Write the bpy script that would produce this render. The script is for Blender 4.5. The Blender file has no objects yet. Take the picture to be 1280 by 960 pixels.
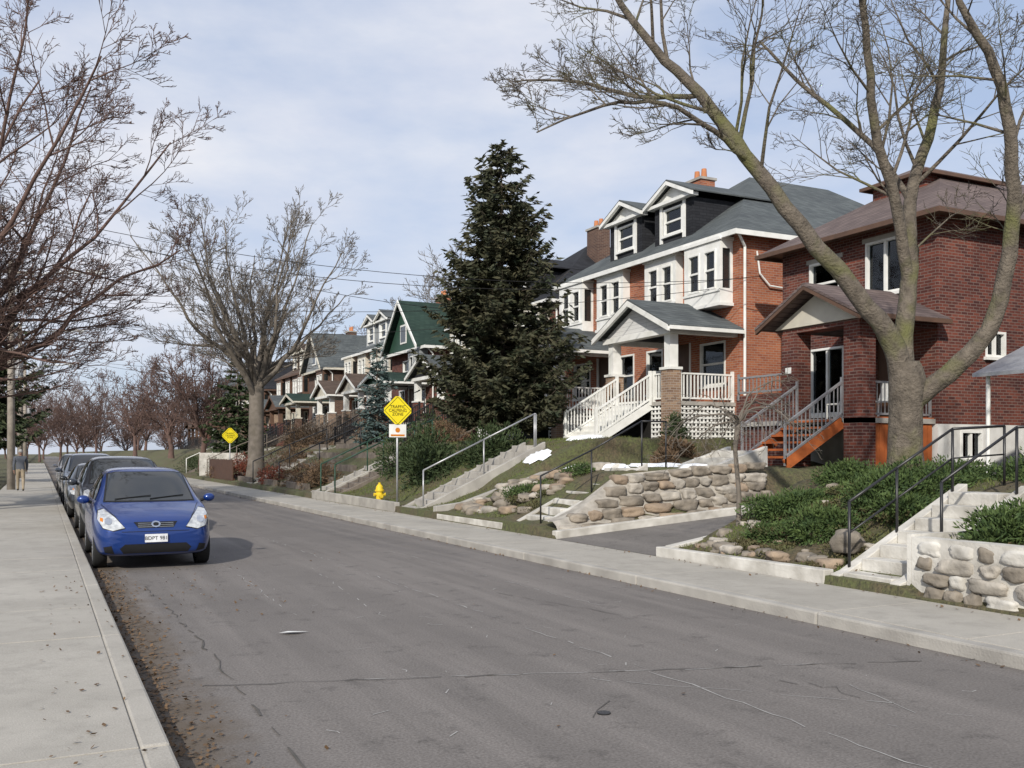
import bpy, bmesh, math, random
from mathutils import Vector, Matrix, noise as mnoise
from mathutils.bvhtree import BVHTree
R = random.Random(7)
scene = bpy.context.scene
COL = scene.collection
V3 = Vector

# ------------------------------------------------------------------ materials
def new_mat(name):
    m = bpy.data.materials.new(name); m.use_nodes = True
    nt = m.node_tree; b = nt.nodes['Principled BSDF']
    return m, nt, b
def rgb(c): return (c[0], c[1], c[2], 1)
def pos_node(nt):
    return nt.nodes.new('ShaderNodeNewGeometry').outputs['Position']
def mixc(nt, fac, a, b, mode='MIX'):
    n = nt.nodes.new('ShaderNodeMix'); n.data_type = 'RGBA'; n.blend_type = mode
    for sock, val in ((n.inputs[0], fac), (n.inputs[6], a), (n.inputs[7], b)):
        if hasattr(val, 'is_output'): nt.links.new(val, sock)
        elif isinstance(val, tuple): sock.default_value = rgb(val)
        else: sock.default_value = val
    return n.outputs[2]
def noise(nt, scale, detail=3, vec=None, rough=0.6):
    n = nt.nodes.new('ShaderNodeTexNoise'); n.inputs['Scale'].default_value = scale
    n.inputs['Detail'].default_value = detail; n.inputs['Roughness'].default_value = rough
    nt.links.new(vec if vec is not None else pos_node(nt), n.inputs['Vector'])
    return n.outputs['Fac']
def ramp(nt, f, a, b):
    n = nt.nodes.new('ShaderNodeMapRange'); n.inputs[1].default_value = a; n.inputs[2].default_value = b
    nt.links.new(f, n.inputs[0]); return n.outputs[0]
def bump(nt, b, h, strength, dist=0.02):
    n = nt.nodes.new('ShaderNodeBump'); n.inputs['Strength'].default_value = strength
    n.inputs['Distance'].default_value = dist
    nt.links.new(h, n.inputs['Height']); nt.links.new(n.outputs[0], b.inputs['Normal'])
def mat(name, c1, c2=None, scale=3.0, rough=0.8, bs=0.0, bscale=None, metal=0.0, spec=0.3, coat=0.0, bd=0.02):
    m, nt, b = new_mat(name)
    if c2 is None: c2 = tuple(x * 0.8 for x in c1)
    f = ramp(nt, noise(nt, scale, 2), 0.3, 0.7)
    nt.links.new(mixc(nt, f, c1, c2), b.inputs['Base Color'])
    b.inputs['Roughness'].default_value = rough; b.inputs['Metallic'].default_value = metal
    b.inputs['Specular IOR Level'].default_value = spec; b.inputs['Coat Weight'].default_value = coat
    if bs > 0: bump(nt, b, noise(nt, bscale or scale * 6, 2), bs, bd)
    return m
def wallvec(nt, zs=1.0):
    p = pos_node(nt); s = nt.nodes.new('ShaderNodeSeparateXYZ'); nt.links.new(p, s.inputs[0])
    a = nt.nodes.new('ShaderNodeMath'); a.operation = 'ADD'
    nt.links.new(s.outputs[0], a.inputs[0]); nt.links.new(s.outputs[1], a.inputs[1])
    c = nt.nodes.new('ShaderNodeCombineXYZ'); nt.links.new(a.outputs[0], c.inputs[0]); nt.links.new(s.outputs[2], c.inputs[1])
    return c.outputs[0]
def brick_mat(name, c1, c2, mortar, w=0.22, h=0.075, ms=0.010, rough=0.9, var=0.35, bs=0.0):
    m, nt, b = new_mat(name)
    t = nt.nodes.new('ShaderNodeTexBrick'); v = wallvec(nt)
    nt.links.new(v, t.inputs['Vector'])
    t.inputs['Color1'].default_value = rgb(c1); t.inputs['Color2'].default_value = rgb(c2)
    t.inputs['Mortar'].default_value = rgb(mortar); t.inputs['Scale'].default_value = 1
    t.inputs['Mortar Size'].default_value = ms; t.inputs['Mortar Smooth'].default_value = 0.3
    t.inputs['Brick Width'].default_value = w; t.inputs['Row Height'].default_value = h
    f = ramp(nt, noise(nt, 0.9, 5), 0.3, 0.75)
    dark = mixc(nt, 1.0, t.outputs['Color'], (1 - var, 1 - var, 1 - var * 0.9), 'MULTIPLY')
    nt.links.new(mixc(nt, f, t.outputs['Color'], dark), b.inputs['Base Color'])
    b.inputs['Roughness'].default_value = rough; b.inputs['Specular IOR Level'].default_value = 0.2
    return m
M = {}
M['brick_red'] = brick_mat('brick_red', (0.44, 0.155, 0.075), (0.30, 0.09, 0.05), (0.36, 0.26, 0.2))
M['brick_dark'] = brick_mat('brick_dark', (0.215, 0.066, 0.044), (0.085, 0.032, 0.028), (0.22, 0.16, 0.135), var=.5)
M['brick_brown'] = brick_mat('brick_brown', (0.15, 0.085, 0.06), (0.09, 0.05, 0.04), (0.2, 0.16, 0.13))
M['brick_tan'] = brick_mat('brick_tan', (0.40, 0.27, 0.17), (0.24, 0.15, 0.10), (0.42, 0.36, 0.3))
M['shingle_grey'] = brick_mat('shingle_grey', (0.125, 0.14, 0.14), (0.085, 0.097, 0.1), (0.06, 0.065, 0.065), 0.3, 0.09, 0.008, 0.9, 0.35)
M['shingle_dark'] = brick_mat('shingle_dark', (0.035, 0.037, 0.042), (0.022, 0.023, 0.027), (0.012, 0.012, 0.014), 0.3, 0.1, 0.008, 0.9, 0.3)
M['shingle_mauve'] = brick_mat('shingle_mauve', (0.20, 0.155, 0.14), (0.14, 0.108, 0.10), (0.09, 0.07, 0.065), 0.3, 0.09, 0.01, 0.9, 0.4)
M['shingle_green'] = brick_mat('shingle_green', (0.035, 0.062, 0.048), (0.024, 0.045, 0.036), (0.015, 0.028, 0.022), 0.3, 0.1, 0.008, 0.9, 0.3)
M['shingle_brown'] = brick_mat('shingle_brown', (0.13, 0.095, 0.075), (0.09, 0.065, 0.05), (0.05, 0.04, 0.03), 0.3, 0.1, 0.008, 0.9, 0.3)
M['siding_white'] = brick_mat('siding_white', (0.74, 0.74, 0.72), (0.68, 0.68, 0.66), (0.4, 0.4, 0.4), 6.0, 0.12, 0.006, 0.6, 0.12)
M['siding_grey'] = brick_mat('siding_grey', (0.3, 0.32, 0.33), (0.27, 0.29, 0.3), (0.14, 0.15, 0.15), 6.0, 0.12, 0.006, 0.6, 0.12)
M['white'] = mat('white_paint', (0.80, 0.80, 0.77), (0.66, 0.66, 0.62), 2.5, 0.55)
M['cream'] = mat('cream_paint', (0.6, 0.57, 0.48), (0.5, 0.47, 0.4), 2.5, 0.6)
M['brown'] = mat('brown_trim', (0.13, 0.075, 0.05), (0.09, 0.055, 0.04), 2.5, 0.6)
M['green'] = mat('green_paint', (0.03, 0.075, 0.05), (0.025, 0.06, 0.04), 2, 0.5)
M['orange'] = mat('stained_wood', (0.42, 0.12, 0.035), (0.3, 0.08, 0.025), 4, 0.6)
M['foundation'] = mat('painted_foundation', (0.72, 0.72, 0.7), (0.5, 0.49, 0.46), 1.8, 0.85)
M['black_metal'] = mat('black_metal', (0.02, 0.02, 0.022), None, 5, 0.4, spec=0.5)
M['grey_metal'] = mat('grey_metal', (0.42, 0.43, 0.44), (0.34, 0.34, 0.35), 5, 0.4, metal=0.5)
M['lampgrey'] = mat('lamp_paint', (0.62, 0.63, 0.63), (0.52, 0.53, 0.53), 5, 0.45)
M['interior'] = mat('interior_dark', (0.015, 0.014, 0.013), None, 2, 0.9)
M['curtain'] = mat('curtain_cloth', (0.7, 0.69, 0.64), (0.5, 0.49, 0.45), 5, 0.9)
M['wood_door'] = mat('wood_door', (0.10, 0.05, 0.03), (0.07, 0.035, 0.02), 3, 0.5)
M['clay'] = mat('clay_pot', (0.5, 0.2, 0.09), None, 5, 0.8)
M['bark'] = mat('bark', (0.17, 0.135, 0.105), (0.085, 0.07, 0.052), 5, 0.95, 0.6, 22, bd=0.03)
M['bark_red'] = mat('bark_red', (0.15, 0.095, 0.08), (0.09, 0.06, 0.05), 3, 0.95)
M['bark_grey'] = mat('bark_grey', (0.19, 0.165, 0.14), (0.115, 0.10, 0.08), 3, 0.95)
M['concrete_white'] = mat('whitewashed_concrete', (0.64, 0.62, 0.57), (0.36, 0.34, 0.30), 2.6, 0.9, 0.4, 25)
M['concrete'] = mat('concrete', (0.42, 0.40, 0.36), (0.28, 0.265, 0.24), 2.0, 0.9, 0.3, 40)
M['mortar'] = mat('mortar', (0.42, 0.39, 0.34), (0.26, 0.24, 0.21), 5, 0.95, 0.4, 30)
M['tire'] = mat('tire_rubber', (0.018, 0.018, 0.018), None, 8, 0.85)
M['alloy'] = mat('wheel_alloy', (0.38, 0.39, 0.4), None, 8, 0.35, metal=0.7)
M['chrome'] = mat('chrome', (0.75, 0.76, 0.78), None, 8, 0.12, metal=1.0)
M['carglass'] = mat('car_glass', (0.012, 0.015, 0.016), (0.02, 0.022, 0.022), 2, 0.04, spec=0.9)
M['black_plastic'] = mat('black_plastic', (0.012, 0.012, 0.013), None, 8, 0.5)
M['headlamp'] = mat('headlamp_lens', (0.6, 0.62, 0.62), (0.3, 0.31, 0.32), 14, 0.08, spec=0.9, coat=1.0)
M['plate'] = mat('licence_plate', (0.75, 0.76, 0.78), None, 9, 0.4)
M['amber'] = mat('amber_lens', (0.6, 0.2, 0.02), None, 9, 0.2)
M['red_lens'] = mat('red_lens', (0.4, 0.01, 0.01), None, 9, 0.2)
M['yellow'] = mat('yellow_sign_paint', (0.82, 0.68, 0.02), (0.75, 0.6, 0.02), 4, 0.45)
M['ink'] = mat('black_ink', (0.01, 0.01, 0.01), None, 4, 0.5)
M['hydrant'] = mat('hydrant_paint', (0.75, 0.55, 0.03), (0.6, 0.42, 0.03), 8, 0.45)
M['wood_pole'] = mat('wood_pole', (0.36, 0.32, 0.27), (0.24, 0.21, 0.18), 4, 0.9)
M['wood_grey'] = mat('weathered_wood', (0.2, 0.17, 0.14), (0.12, 0.10, 0.085), 4, 0.9)
M['spruce'] = mat('spruce_needles', (0.026, 0.038, 0.02), (0.075, 0.068, 0.036), 1.8, 0.75)
M['bluespruce'] = mat('blue_spruce_needles', (0.10, 0.14, 0.14), (0.05, 0.08, 0.07), 2.5, 0.75)
M['pine'] = mat('pine_needles', (0.025, 0.042, 0.018), (0.055, 0.065, 0.03), 2, 0.75)
M['juniper'] = mat('juniper_leaves', (0.085, 0.125, 0.035), (0.028, 0.055, 0.018), 6, 0.75)
M['yew'] = mat('yew_leaves', (0.022, 0.042, 0.015), (0.05, 0.068, 0.025), 4, 0.75)
M['ivy'] = mat('ground_ivy', (0.07, 0.085, 0.03), (0.10, 0.075, 0.04), 3, 0.8)
M['redbush'] = mat('red_bush', (0.22, 0.05, 0.03), (0.12, 0.05, 0.03), 4, 0.8)
M['brownbush'] = mat('brown_bush', (0.17, 0.11, 0.065), (0.11, 0.075, 0.045), 4, 0.85)
M['grass'] = mat('grass_blades', (0.11, 0.15, 0.035), (0.115, 0.11, 0.045), 1.5, 0.8)
M['leaf'] = mat('dead_leaf', (0.17, 0.105, 0.055), (0.09, 0.06, 0.038), 9, 0.85)
M['rock'] = mat('rock', (0.30, 0.26, 0.21), (0.13, 0.115, 0.095), 3.2, 0.9, 0.6, 14, bd=0.03)
M['rock2'] = mat('rock_tan', (0.34, 0.26, 0.185), (0.19, 0.15, 0.115), 3.0, 0.9, 0.6, 14, bd=0.03)
M['rock3'] = mat('rock_pale', (0.46, 0.42, 0.36), (0.24, 0.22, 0.19), 3.0, 0.9, 0.6, 14, bd=0.03)
M['snow'] = mat('snow', (0.84, 0.86, 0.88), (0.74, 0.76, 0.8), 4, 0.6)
m, nt, b = new_mat('window_glass'); nt.nodes.remove(b)
g = nt.nodes.new('ShaderNodeBsdfGlossy'); g.inputs['Roughness'].default_value = 0.03; g.inputs['Color'].default_value = (0.8, 0.85, 0.9, 1)
t = nt.nodes.new('ShaderNodeBsdfTransparent'); t.inputs[0].default_value = (0.75, 0.8, 0.8, 1)
lw = nt.nodes.new('ShaderNodeLayerWeight'); lw.inputs[0].default_value = 0.35
mx = nt.nodes.new('ShaderNodeMixShader'); nt.links.new(lw.outputs['Fresnel'], mx.inputs[0])
nt.links.new(t.outputs[0], mx.inputs[1]); nt.links.new(g.outputs[0], mx.inputs[2])
nt.links.new(mx.outputs[0], nt.nodes['Material Output'].inputs[0]); M['glass'] = m
m, nt, b = new_mat('mossy_bark')
c = mixc(nt, ramp(nt, noise(nt, 7, 5), 0.3, 0.7), (0.19, 0.16, 0.125), (0.075, 0.062, 0.048))
c = mixc(nt, ramp(nt, noise(nt, 1.3, 3), 0.5, 0.68), c, (0.13, 0.13, 0.05))
nt.links.new(c, b.inputs['Base Color']); b.inputs['Roughness'].default_value = 0.95
bump(nt, b, noise(nt, 26, 4), 1.0, 0.05); M['bark_hero'] = m
def asphalt(name, c1, c2, dirt=True):
    m, nt, b = new_mat(name)
    c = mixc(nt, ramp(nt, noise(nt, 0.5, 5, rough=0.7), 0.3, 0.7), c1, c2)
    vec = pos_node(nt)
    mp = nt.nodes.new('ShaderNodeMapping'); mp.inputs['Scale'].default_value = (2.2, 0.12, 1); nt.links.new(vec, mp.inputs[0])
    c = mixc(nt, ramp(nt, noise(nt, 1.0, 3, mp.outputs[0]), 0.45, 0.75), c, tuple(x * 1.2 for x in c1))
    c = mixc(nt, ramp(nt, noise(nt, 2.7, 5, rough=.75), 0.56, 0.72), c, tuple(x * .72 for x in c2))
    fine = noise(nt, 55, 3)
    c = mixc(nt, ramp(nt, fine, 0.35, 0.65), c, mixc(nt, 1.0, c, (0.64, 0.63, 0.62), 'MULTIPLY'))
    if dirt:
        s = nt.nodes.new('ShaderNodeSeparateXYZ'); nt.links.new(vec, s.inputs[0])
        ad = nt.nodes.new('ShaderNodeMath'); ad.operation = 'MULTIPLY_ADD'; ad.inputs[1].default_value = 1.0
        nt.links.new(noise(nt, 1.6, 4), ad.inputs[0]); nt.links.new(s.outputs[0], ad.inputs[2])
        c = mixc(nt, ramp(nt, ad.outputs[0], 1.66, 1.3), c, (0.115, 0.092, 0.07))
    nt.links.new(c, b.inputs['Base Color']); b.inputs['Roughness'].default_value = 0.85
    b.inputs['Specular IOR Level'].default_value = 0.3
    bump(nt, b, fine, 0.4, 0.01); return m
M['asphalt'] = asphalt('asphalt', (0.208, 0.19, 0.175), (0.165, 0.151, 0.14))
M['asphalt2'] = asphalt('driveway_asphalt', (0.20, 0.185, 0.17), (0.15, 0.14, 0.13), False)
def walk(name, c1, c2):
    m, nt, b = new_mat(name)
    c = mixc(nt, ramp(nt, noise(nt, 0.7, 5, rough=0.7), 0.3, 0.7), c1, c2)
    c = mixc(nt, ramp(nt, noise(nt, 4, 5), 0.5, 0.8), c, tuple(x * 0.68 for x in c1))
    fine = noise(nt, 90, 2)
    c = mixc(nt, ramp(nt, fine, 0.3, 0.7), c, mixc(nt, 1.0, c, (0.8, 0.79, 0.78), 'MULTIPLY'))
    nt.links.new(c, b.inputs['Base Color']); b.inputs['Roughness'].default_value = 0.9
    b.inputs['Specular IOR Level'].default_value = 0.25
    bump(nt, b, fine, 0.3, 0.008); return m
M['walk'] = walk('pavement_concrete', (0.46, 0.435, 0.385), (0.35, 0.33, 0.29))
m, nt, b = new_mat('ground_cover')
c = mixc(nt, ramp(nt, noise(nt, 1.1, 5, rough=0.7), 0.42, 0.6), (0.105, 0.12, 0.04), (0.125, 0.095, 0.055))
gn = noise(nt, 14, 4)
c = mixc(nt, ramp(nt, gn, 0.35, 0.7), c, (0.06, 0.055, 0.03))
nt.links.new(c, b.inputs['Base Color']); b.inputs['Roughness'].default_value = 0.95
bump(nt, b, gn, 0.9, 0.08); M['ground'] = m
def paint(name, c):
    m, nt, b = new_mat(name)
    nt.links.new(mixc(nt, ramp(nt, noise(nt, 2.5, 3), 0.35, 0.75), c, tuple(x * 0.8 + 0.003 for x in c)), b.inputs['Base Color'])
    b.inputs['Metallic'].default_value = 0.35; b.inputs['Roughness'].default_value = 0.3
    b.inputs['Coat Weight'].default_value = 0.8; b.inputs['Coat Roughness'].default_value = 0.05
    return m

# ------------------------------------------------------------------ mesh helpers
def mkobj(name, verts, faces, mt, parent=None, smooth=False, mats=None, midx=None):
    off = parent.location if parent else V3((0, 0, 0))
    me = bpy.data.meshes.new(name)
    me.from_pydata([tuple(V3(v) - off) for v in verts] if parent else [tuple(v) for v in verts], [], faces)
    for mm in (mats or [mt]): me.materials.append(mm)
    if smooth: me.polygons.foreach_set('use_smooth', [True] * len(me.polygons))
    if midx: me.polygons.foreach_set('material_index', midx)
    me.update()
    o = bpy.data.objects.new(name, me); COL.objects.link(o)
    if parent: o.parent = parent
    return o
def empty(name, loc):
    e = bpy.data.objects.new(name, None); e.location = loc; e.empty_display_size = 0.3; COL.objects.link(e); return e
class MB:
    def __init__(s): s.v = []; s.f = []
    def poly(s, pts):
        b = len(s.v); s.v += [V3(p) for p in pts]; s.f.append(list(range(b, b + len(pts))))
    def box(s, x0, x1, y0, y1, z0, z1):
        b = len(s.v)
        s.v += [V3(p) for p in ((x0, y0, z0), (x1, y0, z0), (x1, y1, z0), (x0, y1, z0), (x0, y0, z1), (x1, y0, z1), (x1, y1, z1), (x0, y1, z1))]
        for f in ((3, 2, 1, 0), (4, 5, 6, 7), (0, 1, 5, 4), (1, 2, 6, 5), (2, 3, 7, 6), (3, 0, 4, 7)): s.f.append([b + i for i in f])
    def prism(s, pts, ext):
        b = len(s.v); n = len(pts); e = V3(ext)
        s.v += [V3(p) for p in pts] + [V3(p) + e for p in pts]
        s.f.append(list(range(b + n - 1, b - 1, -1))); s.f.append(list(range(b + n, b + 2 * n)))
        for i in range(n): j = (i + 1) % n; s.f.append([b + i, b + j, b + n + j, b + n + i])
    def beam(s, p0, p1, w, h):
        p0, p1 = V3(p0), V3(p1); d = (p1 - p0).normalized()
        up = V3((0, 0, 1)) if abs(d.z) < 0.95 else V3((1, 0, 0))
        a = d.cross(up).normalized() * w / 2; u = a.cross(d).normalized() * h / 2
        s.prism([p0 - a - u, p0 + a - u, p0 + a + u, p0 - a + u], p1 - p0)
    def cyl(s, p0, p1, r0, r1=None, n=12, cap=True):
        r1 = r0 if r1 is None else r1
        p0, p1 = V3(p0), V3(p1); d = (p1 - p0).normalized()
        ref = V3((0, 0, 1)) if abs(d.z) < 0.9 else V3((1, 0, 0))
        a = d.cross(ref).normalized(); u = a.cross(d); b = len(s.v)
        for p, r in ((p0, r0), (p1, r1)):
            for i in range(n):
                t = 2 * math.pi * i / n; s.v.append(p + a * math.cos(t) * r + u * math.sin(t) * r)
        for i in range(n): j = (i + 1) % n; s.f.append([b + i, b + j, b + n + j, b + n + i])
        if cap: s.f.append([b + i for i in range(n)][::-1]); s.f.append([b + n + i for i in range(n)])
    def obj(s, name, mt, parent=None, smooth=False, bevel=0):
        if not s.v: return None
        o = mkobj(name, s.v, s.f, mt, parent, smooth)
        if bevel:
            md = o.modifiers.new('bevel', 'BEVEL'); md.width = bevel; md.segments = 2; md.limit_method = 'ANGLE'
        return o
def tube(V, F, pts, rad, n):
    base = len(V); k = len(pts)
    for i in range(k):
        d = (pts[min(i + 1, k - 1)] - pts[max(i - 1, 0)])
        ref = V3((0.31, 0.5, 0.81)) if abs(d.normalized().dot(V3((0.31, 0.5, 0.81)))) < 0.95 else V3((1, 0, 0))
        a = d.cross(ref).normalized(); u = d.cross(a).normalized(); r = rad[i]; p = pts[i]
        for j in range(n):
            t = 6.28318 * j / n; V.append(p + a * (math.cos(t) * r) + u * (math.sin(t) * r))
    for i in range(k - 1):
        for j in range(n):
            a = base + i * n + j; b = base + i * n + (j + 1) % n; F.append((a, b, b + n, a + n))

# ------------------------------------------------------------------ terrain
def ss(a, b, t):
    t = max(0, min(1, (t - a) / (b - a))); return t * t * (3 - 2 * t)
def ln(a, b, t): return max(0, min(1, (t - a) / (b - a)))
def tz(x, y):
    if x < -1.6: return 0.1
    if x < 8.49: return -0.03
    A = 0.22 + 1.06 * ss(8.5, 11.8, x)
    Bd = 0.1 + 0.35 * ln(8.5, 13, x) + 0.8 * ss(13, 19, x)
    hc = 1.06 - 0.35 * ss(18.6, 20, y)
    C = 0.3 + hc * ss(8.6, 11.0, x) + (1.35 - 0.3 - hc) * ss(11.5, 15, x)
    C = Bd + 0.08 + (C - Bd - 0.08) * ss(15.5, 16.5, y)
    D = 0.28 + 1.8 * ss(8.6, 13.5, x)
    if y < 7.6: z = .14 + .58 * ss(8.66, 8.85, x) + .54 * ss(9.0, 11.8, x)
    elif y < 12.12: z = A
    elif y < 12.27: z = A + (Bd - A) * (y - 12.12) / 0.15
    elif y < 15.5: z = Bd
    elif y < 21.4: z = C
    elif y < 21.6: z = C + (D - C) * (y - 21.4) / 0.2
    else: z = D
    k = ss(13.8, 15.0, x) * ss(19.5, 24, y)
    return z * (1 - k) + 2.05 * k if y < 21.5 else z
def nz(x, y): return 0.03 * math.sin(x * 3.1 + y * 1.7) * math.sin(y * 2.3 - x) + 0.02 * math.sin(x * 7 + y * 5)
xs = [-700, -200, -60, -25, -10, -5, -2.5, -1.62, -1.58, 0, 4, 8.46, 8.5]; x = 8.65
while x < 15: xs.append(x); x += 0.15
while x < 22: xs.append(x); x += 0.5
xs += [25, 30, 36, 50, 90, 200, 700]
ys = [-120, -40, -15, -5, 0]; y = 1.0
while y < 32: ys.append(round(y, 3)); y += 0.15
ys += [12.12, 12.27, 15.5, 21.4, 21.6]; ys = sorted(set(ys)); y = 32.5
while y < 62: ys.append(y); y += 0.6
ys += [70, 80, 95, 115, 150, 220, 400, 1200]
gv = []; gf = []
for y in ys:
    for x in xs:
        z = tz(x, y)
        if x > 8.7 and x < 30 and not (12.1 < y < 15.55): z += nz(x, y)
        gv.append((x, y, z))
nx = len(xs)
for j in range(len(ys) - 1):
    for i in range(nx - 1):
        a = j * nx + i; gf.append((a, a + 1, a + nx + 1, a + nx))
mkobj('ground', gv, gf, M['ground'], smooth=True)
mb = MB(); mb.poly([(0.64, -30, 0), (6.9, -30, 0), (6.9, 500, 0), (0.64, 500, 0)]); mb.obj('road', M['asphalt'])
def strip(mb, pts, w, z=0.004, jit=0.03, step=0.15, gap=.25):
    P = [V3((p[0], p[1], z)) for p in pts]; out = []
    for a, b_ in zip(P, P[1:]):
        n = max(1, int((b_ - a).length / step))
        for i in range(n): out.append(a.lerp(b_, i / n) + V3((R.uniform(-jit, jit), R.uniform(-jit, jit), 0)))
    out.append(P[-1]); prev = None
    for i, p in enumerate(out[:-1]):
        if R.random() < gap: prev = None; continue
        d = (out[i + 1] - p).normalized(); s_ = V3((-d.y, d.x, 0)) * w * R.uniform(0.3, 1)
        q = [p - s_, p + s_] if prev is None else prev
        e = [out[i + 1] - s_, out[i + 1] + s_]; mb.poly([q[0], e[0], e[1], q[1]]); prev = e
mb = MB()
M['seam'] = mat('pale_seam', (0.42, 0.41, 0.39), (0.26, 0.25, 0.24), 6, 0.9)
M['crack'] = mat('tar_crack', (0.075, 0.07, 0.062), (0.12, 0.11, 0.1), 4, 0.9)
strip(mb, [(4.3, 2), (4.25, 8), (4.0, 20)], 0.008, jit=0.03, gap=.35)
strip(mb, [(2.2, 6.95), (4.4, 6.2), (5.6, 5.85)], 0.008, jit=0.02)
strip(mb, [(3.6, 6.3), (5.2, 4.7)], 0.006); strip(mb, [(5.3, 5.2), (5.0, 4.0)], 0.006)
strip(mb, [(3.2, 9.5), (3.6, 14)], 0.007, gap=.5); strip(mb, [(2.4, 10), (2.6, 20)], 0.008, gap=.5); strip(mb, [(5.6, 9), (5.4, 17)], 0.007, gap=.55)
for i in range(80):
    x = R.uniform(1.5, 6.7); y = R.uniform(3, 16); strip(mb, [(x, y), (x + R.uniform(-.12, .12), y + R.uniform(-.12, .12))], .006, step=.05, gap=0)
mb.obj('road_seam_markings', M['seam'])
mb = MB()
strip(mb, [(0.9, 7.3), (2.6, 6.8), (4.4, 6.2), (6.9, 5.4)], 0.008, z=0.007, jit=0.03)
strip(mb, [(1.25, 4), (1.3, 9), (1.2, 13)], 0.010, z=0.007, jit=0.03)
strip(mb, [(5.6, 8), (5.2, 9.5), (4.9, 11)], 0.006, z=0.007, jit=0.05); strip(mb, [(3.2, 5.3), (3.5, 5.6)], 0.007, z=0.007, jit=0.06)
strip(mb, [(4.9, 5.6), (5.15, 5.2), (5.1, 4.9)], 0.006, z=0.007, jit=0.05, step=.08)
mb.obj('road_cracks', M['crack'])
mb = MB(); mb.cyl((3.3, 5.35, 0.001), (3.3, 5.35, 0.010), 0.045, n=16); mb.obj('valve_cover', M['black_metal'])
def slabs(name, x0, x1, step, z=0.12, y0=-12, y1=160):
    mb = MB(); y = y0
    while y < y1:
        mb.box(x0, x1, y + 0.005, y + step - 0.005, -0.02, z + R.uniform(-0.003, 0.003)); y += step
    return mb
slabs('p', -1.5, 0.478, 1.75).obj('pavement', M['walk'], bevel=0.005)
slabs('p', 7.062, 8.47, 1.6).obj('pavement', M['walk'], bevel=0.005)
slabs('k', 0.482, 0.64, 3.5, 0.121).obj('kerb', M['walk'], bevel=0.02)
slabs('k', 6.9, 7.058, 3.2, 0.121).obj('kerb', M['concrete'], bevel=0.02)
mb = MB(); mb.box(-1.49, 0.6, -12, 160, -0.021, 0.108); mb.box(6.95, 8.46, -12, 160, -0.021, 0.108); mb.obj('pavement_bed', M['walk'])
dv = []; df = []; dx = [8.48 + 0.35 * i for i in range(31)]
for j, y in enumerate((12.27, 13.3, 14.4, 15.48)):
    for x in dx: dv.append((x, y, tz(max(x, 8.5), 13) + 0.02))
for j in range(3):
    for i in range(30): a = j * 31 + i; df.append((a, a + 1, a + 32, a + 31))
mkobj('driveway', dv, df, M['asphalt2'])

# ------------------------------------------------------------------ garden walls, steps, rails
def poly_wall(name, axis, c0, c1, prof, mt):
    mb = MB(); pts = list(prof)
    P = pts + [(prof[-1][0], -0.05), (prof[0][0], -0.05)]
    if axis == 'x': mb.prism([(a, c0, z) for a, z in P], (0, c1 - c0, 0))
    else: mb.prism([(c0, a, z) for a, z in P], (c1 - c0, 0, 0))
    return mb.obj(name, mt, bevel=0.012)
poly_wall('low_garden_wall', 'y', 8.48, 8.64, [(8.72, 0.29), (12.24, 0.26)], M['concrete_white'])
poly_wall('low_garden_wall', 'x', 12.06, 12.24, [(8.65, 0.27), (10.5, 0.56), (13.5, 0.9)], M['concrete_white'])
poly_wall('driveway_edge_wall', 'x', 15.42, 15.60, [(8.5, 0.26), (10, 0.38), (13.2, 0.64)], M['concrete_white'])
poly_wall('low_garden_wall', 'y', 8.48, 8.62, [(17.7, 0.27), (21.3, 0.25)], M['concrete_white'])
poly_wall('retaining_wall', 'x', 21.38, 21.58, [(8.5, 0.42), (9.2, 0.5), (11.4, 1.22), (12.2, 1.3)], M['concrete'])
poly_wall('low_garden_wall', 'y', 8.48, 8.62, [(24.3, 0.38), (33, 0.4)], M['concrete'])
def stairs(name, x0, x1, y0, y1, z0, z1, n, mt, side=True):
    e = empty(name, (x0, y0, z0)); mb = MB()
    for i in range(n):
        a = x0 + (x1 - x0) * i / n
        mb.box(a, x1 + 0.02 * (i + 1), y0 + 0.002 * i, y1 - 0.002 * i, (z0 - 0.15) if i == 0 else z0 + (z1 - z0) * i / n - 0.003, z0 + (z1 - z0) * (i + 1) / n)
    mb.obj('treads', mt, e, bevel=0.01)
    if side:
        mb = MB()
        for ya in (y0 - 0.16, y1 + 0.01):
            mb.prism([(x0 - 0.05, ya, z0 - 0.1), (x1 + 0.1, ya, z0 - 0.1), (x1 + 0.1, ya, z1 + 0.1), (x0 + 0.1, ya, z0 + 0.16), (x0 - 0.05, ya, z0 + 0.12)], (0, 0.15, 0))
        mb.obj('side_walls', mt, e, bevel=0.01)
    return e
def rail(name, pts, mt, h=0.85, r=0.018, mid=False):
    e = empty(name, pts[0]); mb = MB()
    P = [V3(p) for p in pts]; U = V3((0, 0, h))
    for a, b_ in zip(P, P[1:]):
        mb.cyl(a + U, b_ + U, r, n=8)
        if mid: mb.cyl(a + U * 0.5, b_ + U * 0.5, r * 0.7, n=6)
    for p in P: mb.cyl(p - V3((0, 0, 0.15)), p + U, r, n=8)
    mb.obj('bars', mt, e, smooth=True); return e
stairs('garden_steps', 8.62, 11.1, 16.6, 17.5, 0.12, 1.38, 8, M['concrete_white'])
rail('stair_railing', [(8.75, 16.52, 0.4), (9.9, 16.52, 0.9), (11.1, 16.52, 1.5), (11.7, 16.52, 1.5)], M['black_metal'])
stairs('garden_steps', 8.62, 10.7, 7.82, 8.55, 0.12, 1.2, 7, M['concrete_white'])
rail('stair_railing', [(8.8, 8.63, 0.35), (9.6, 8.63, 0.75), (10.6, 8.63, 1.25), (11.6, 8.63, 1.3)], M['black_metal'], 0.76, mid=True)
rail('stair_railing', [(9.3, 7.72, 0.6), (10.6, 7.72, 1.25), (11.6, 7.72, 1.3)], M['black_metal'], 0.76)
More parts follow.
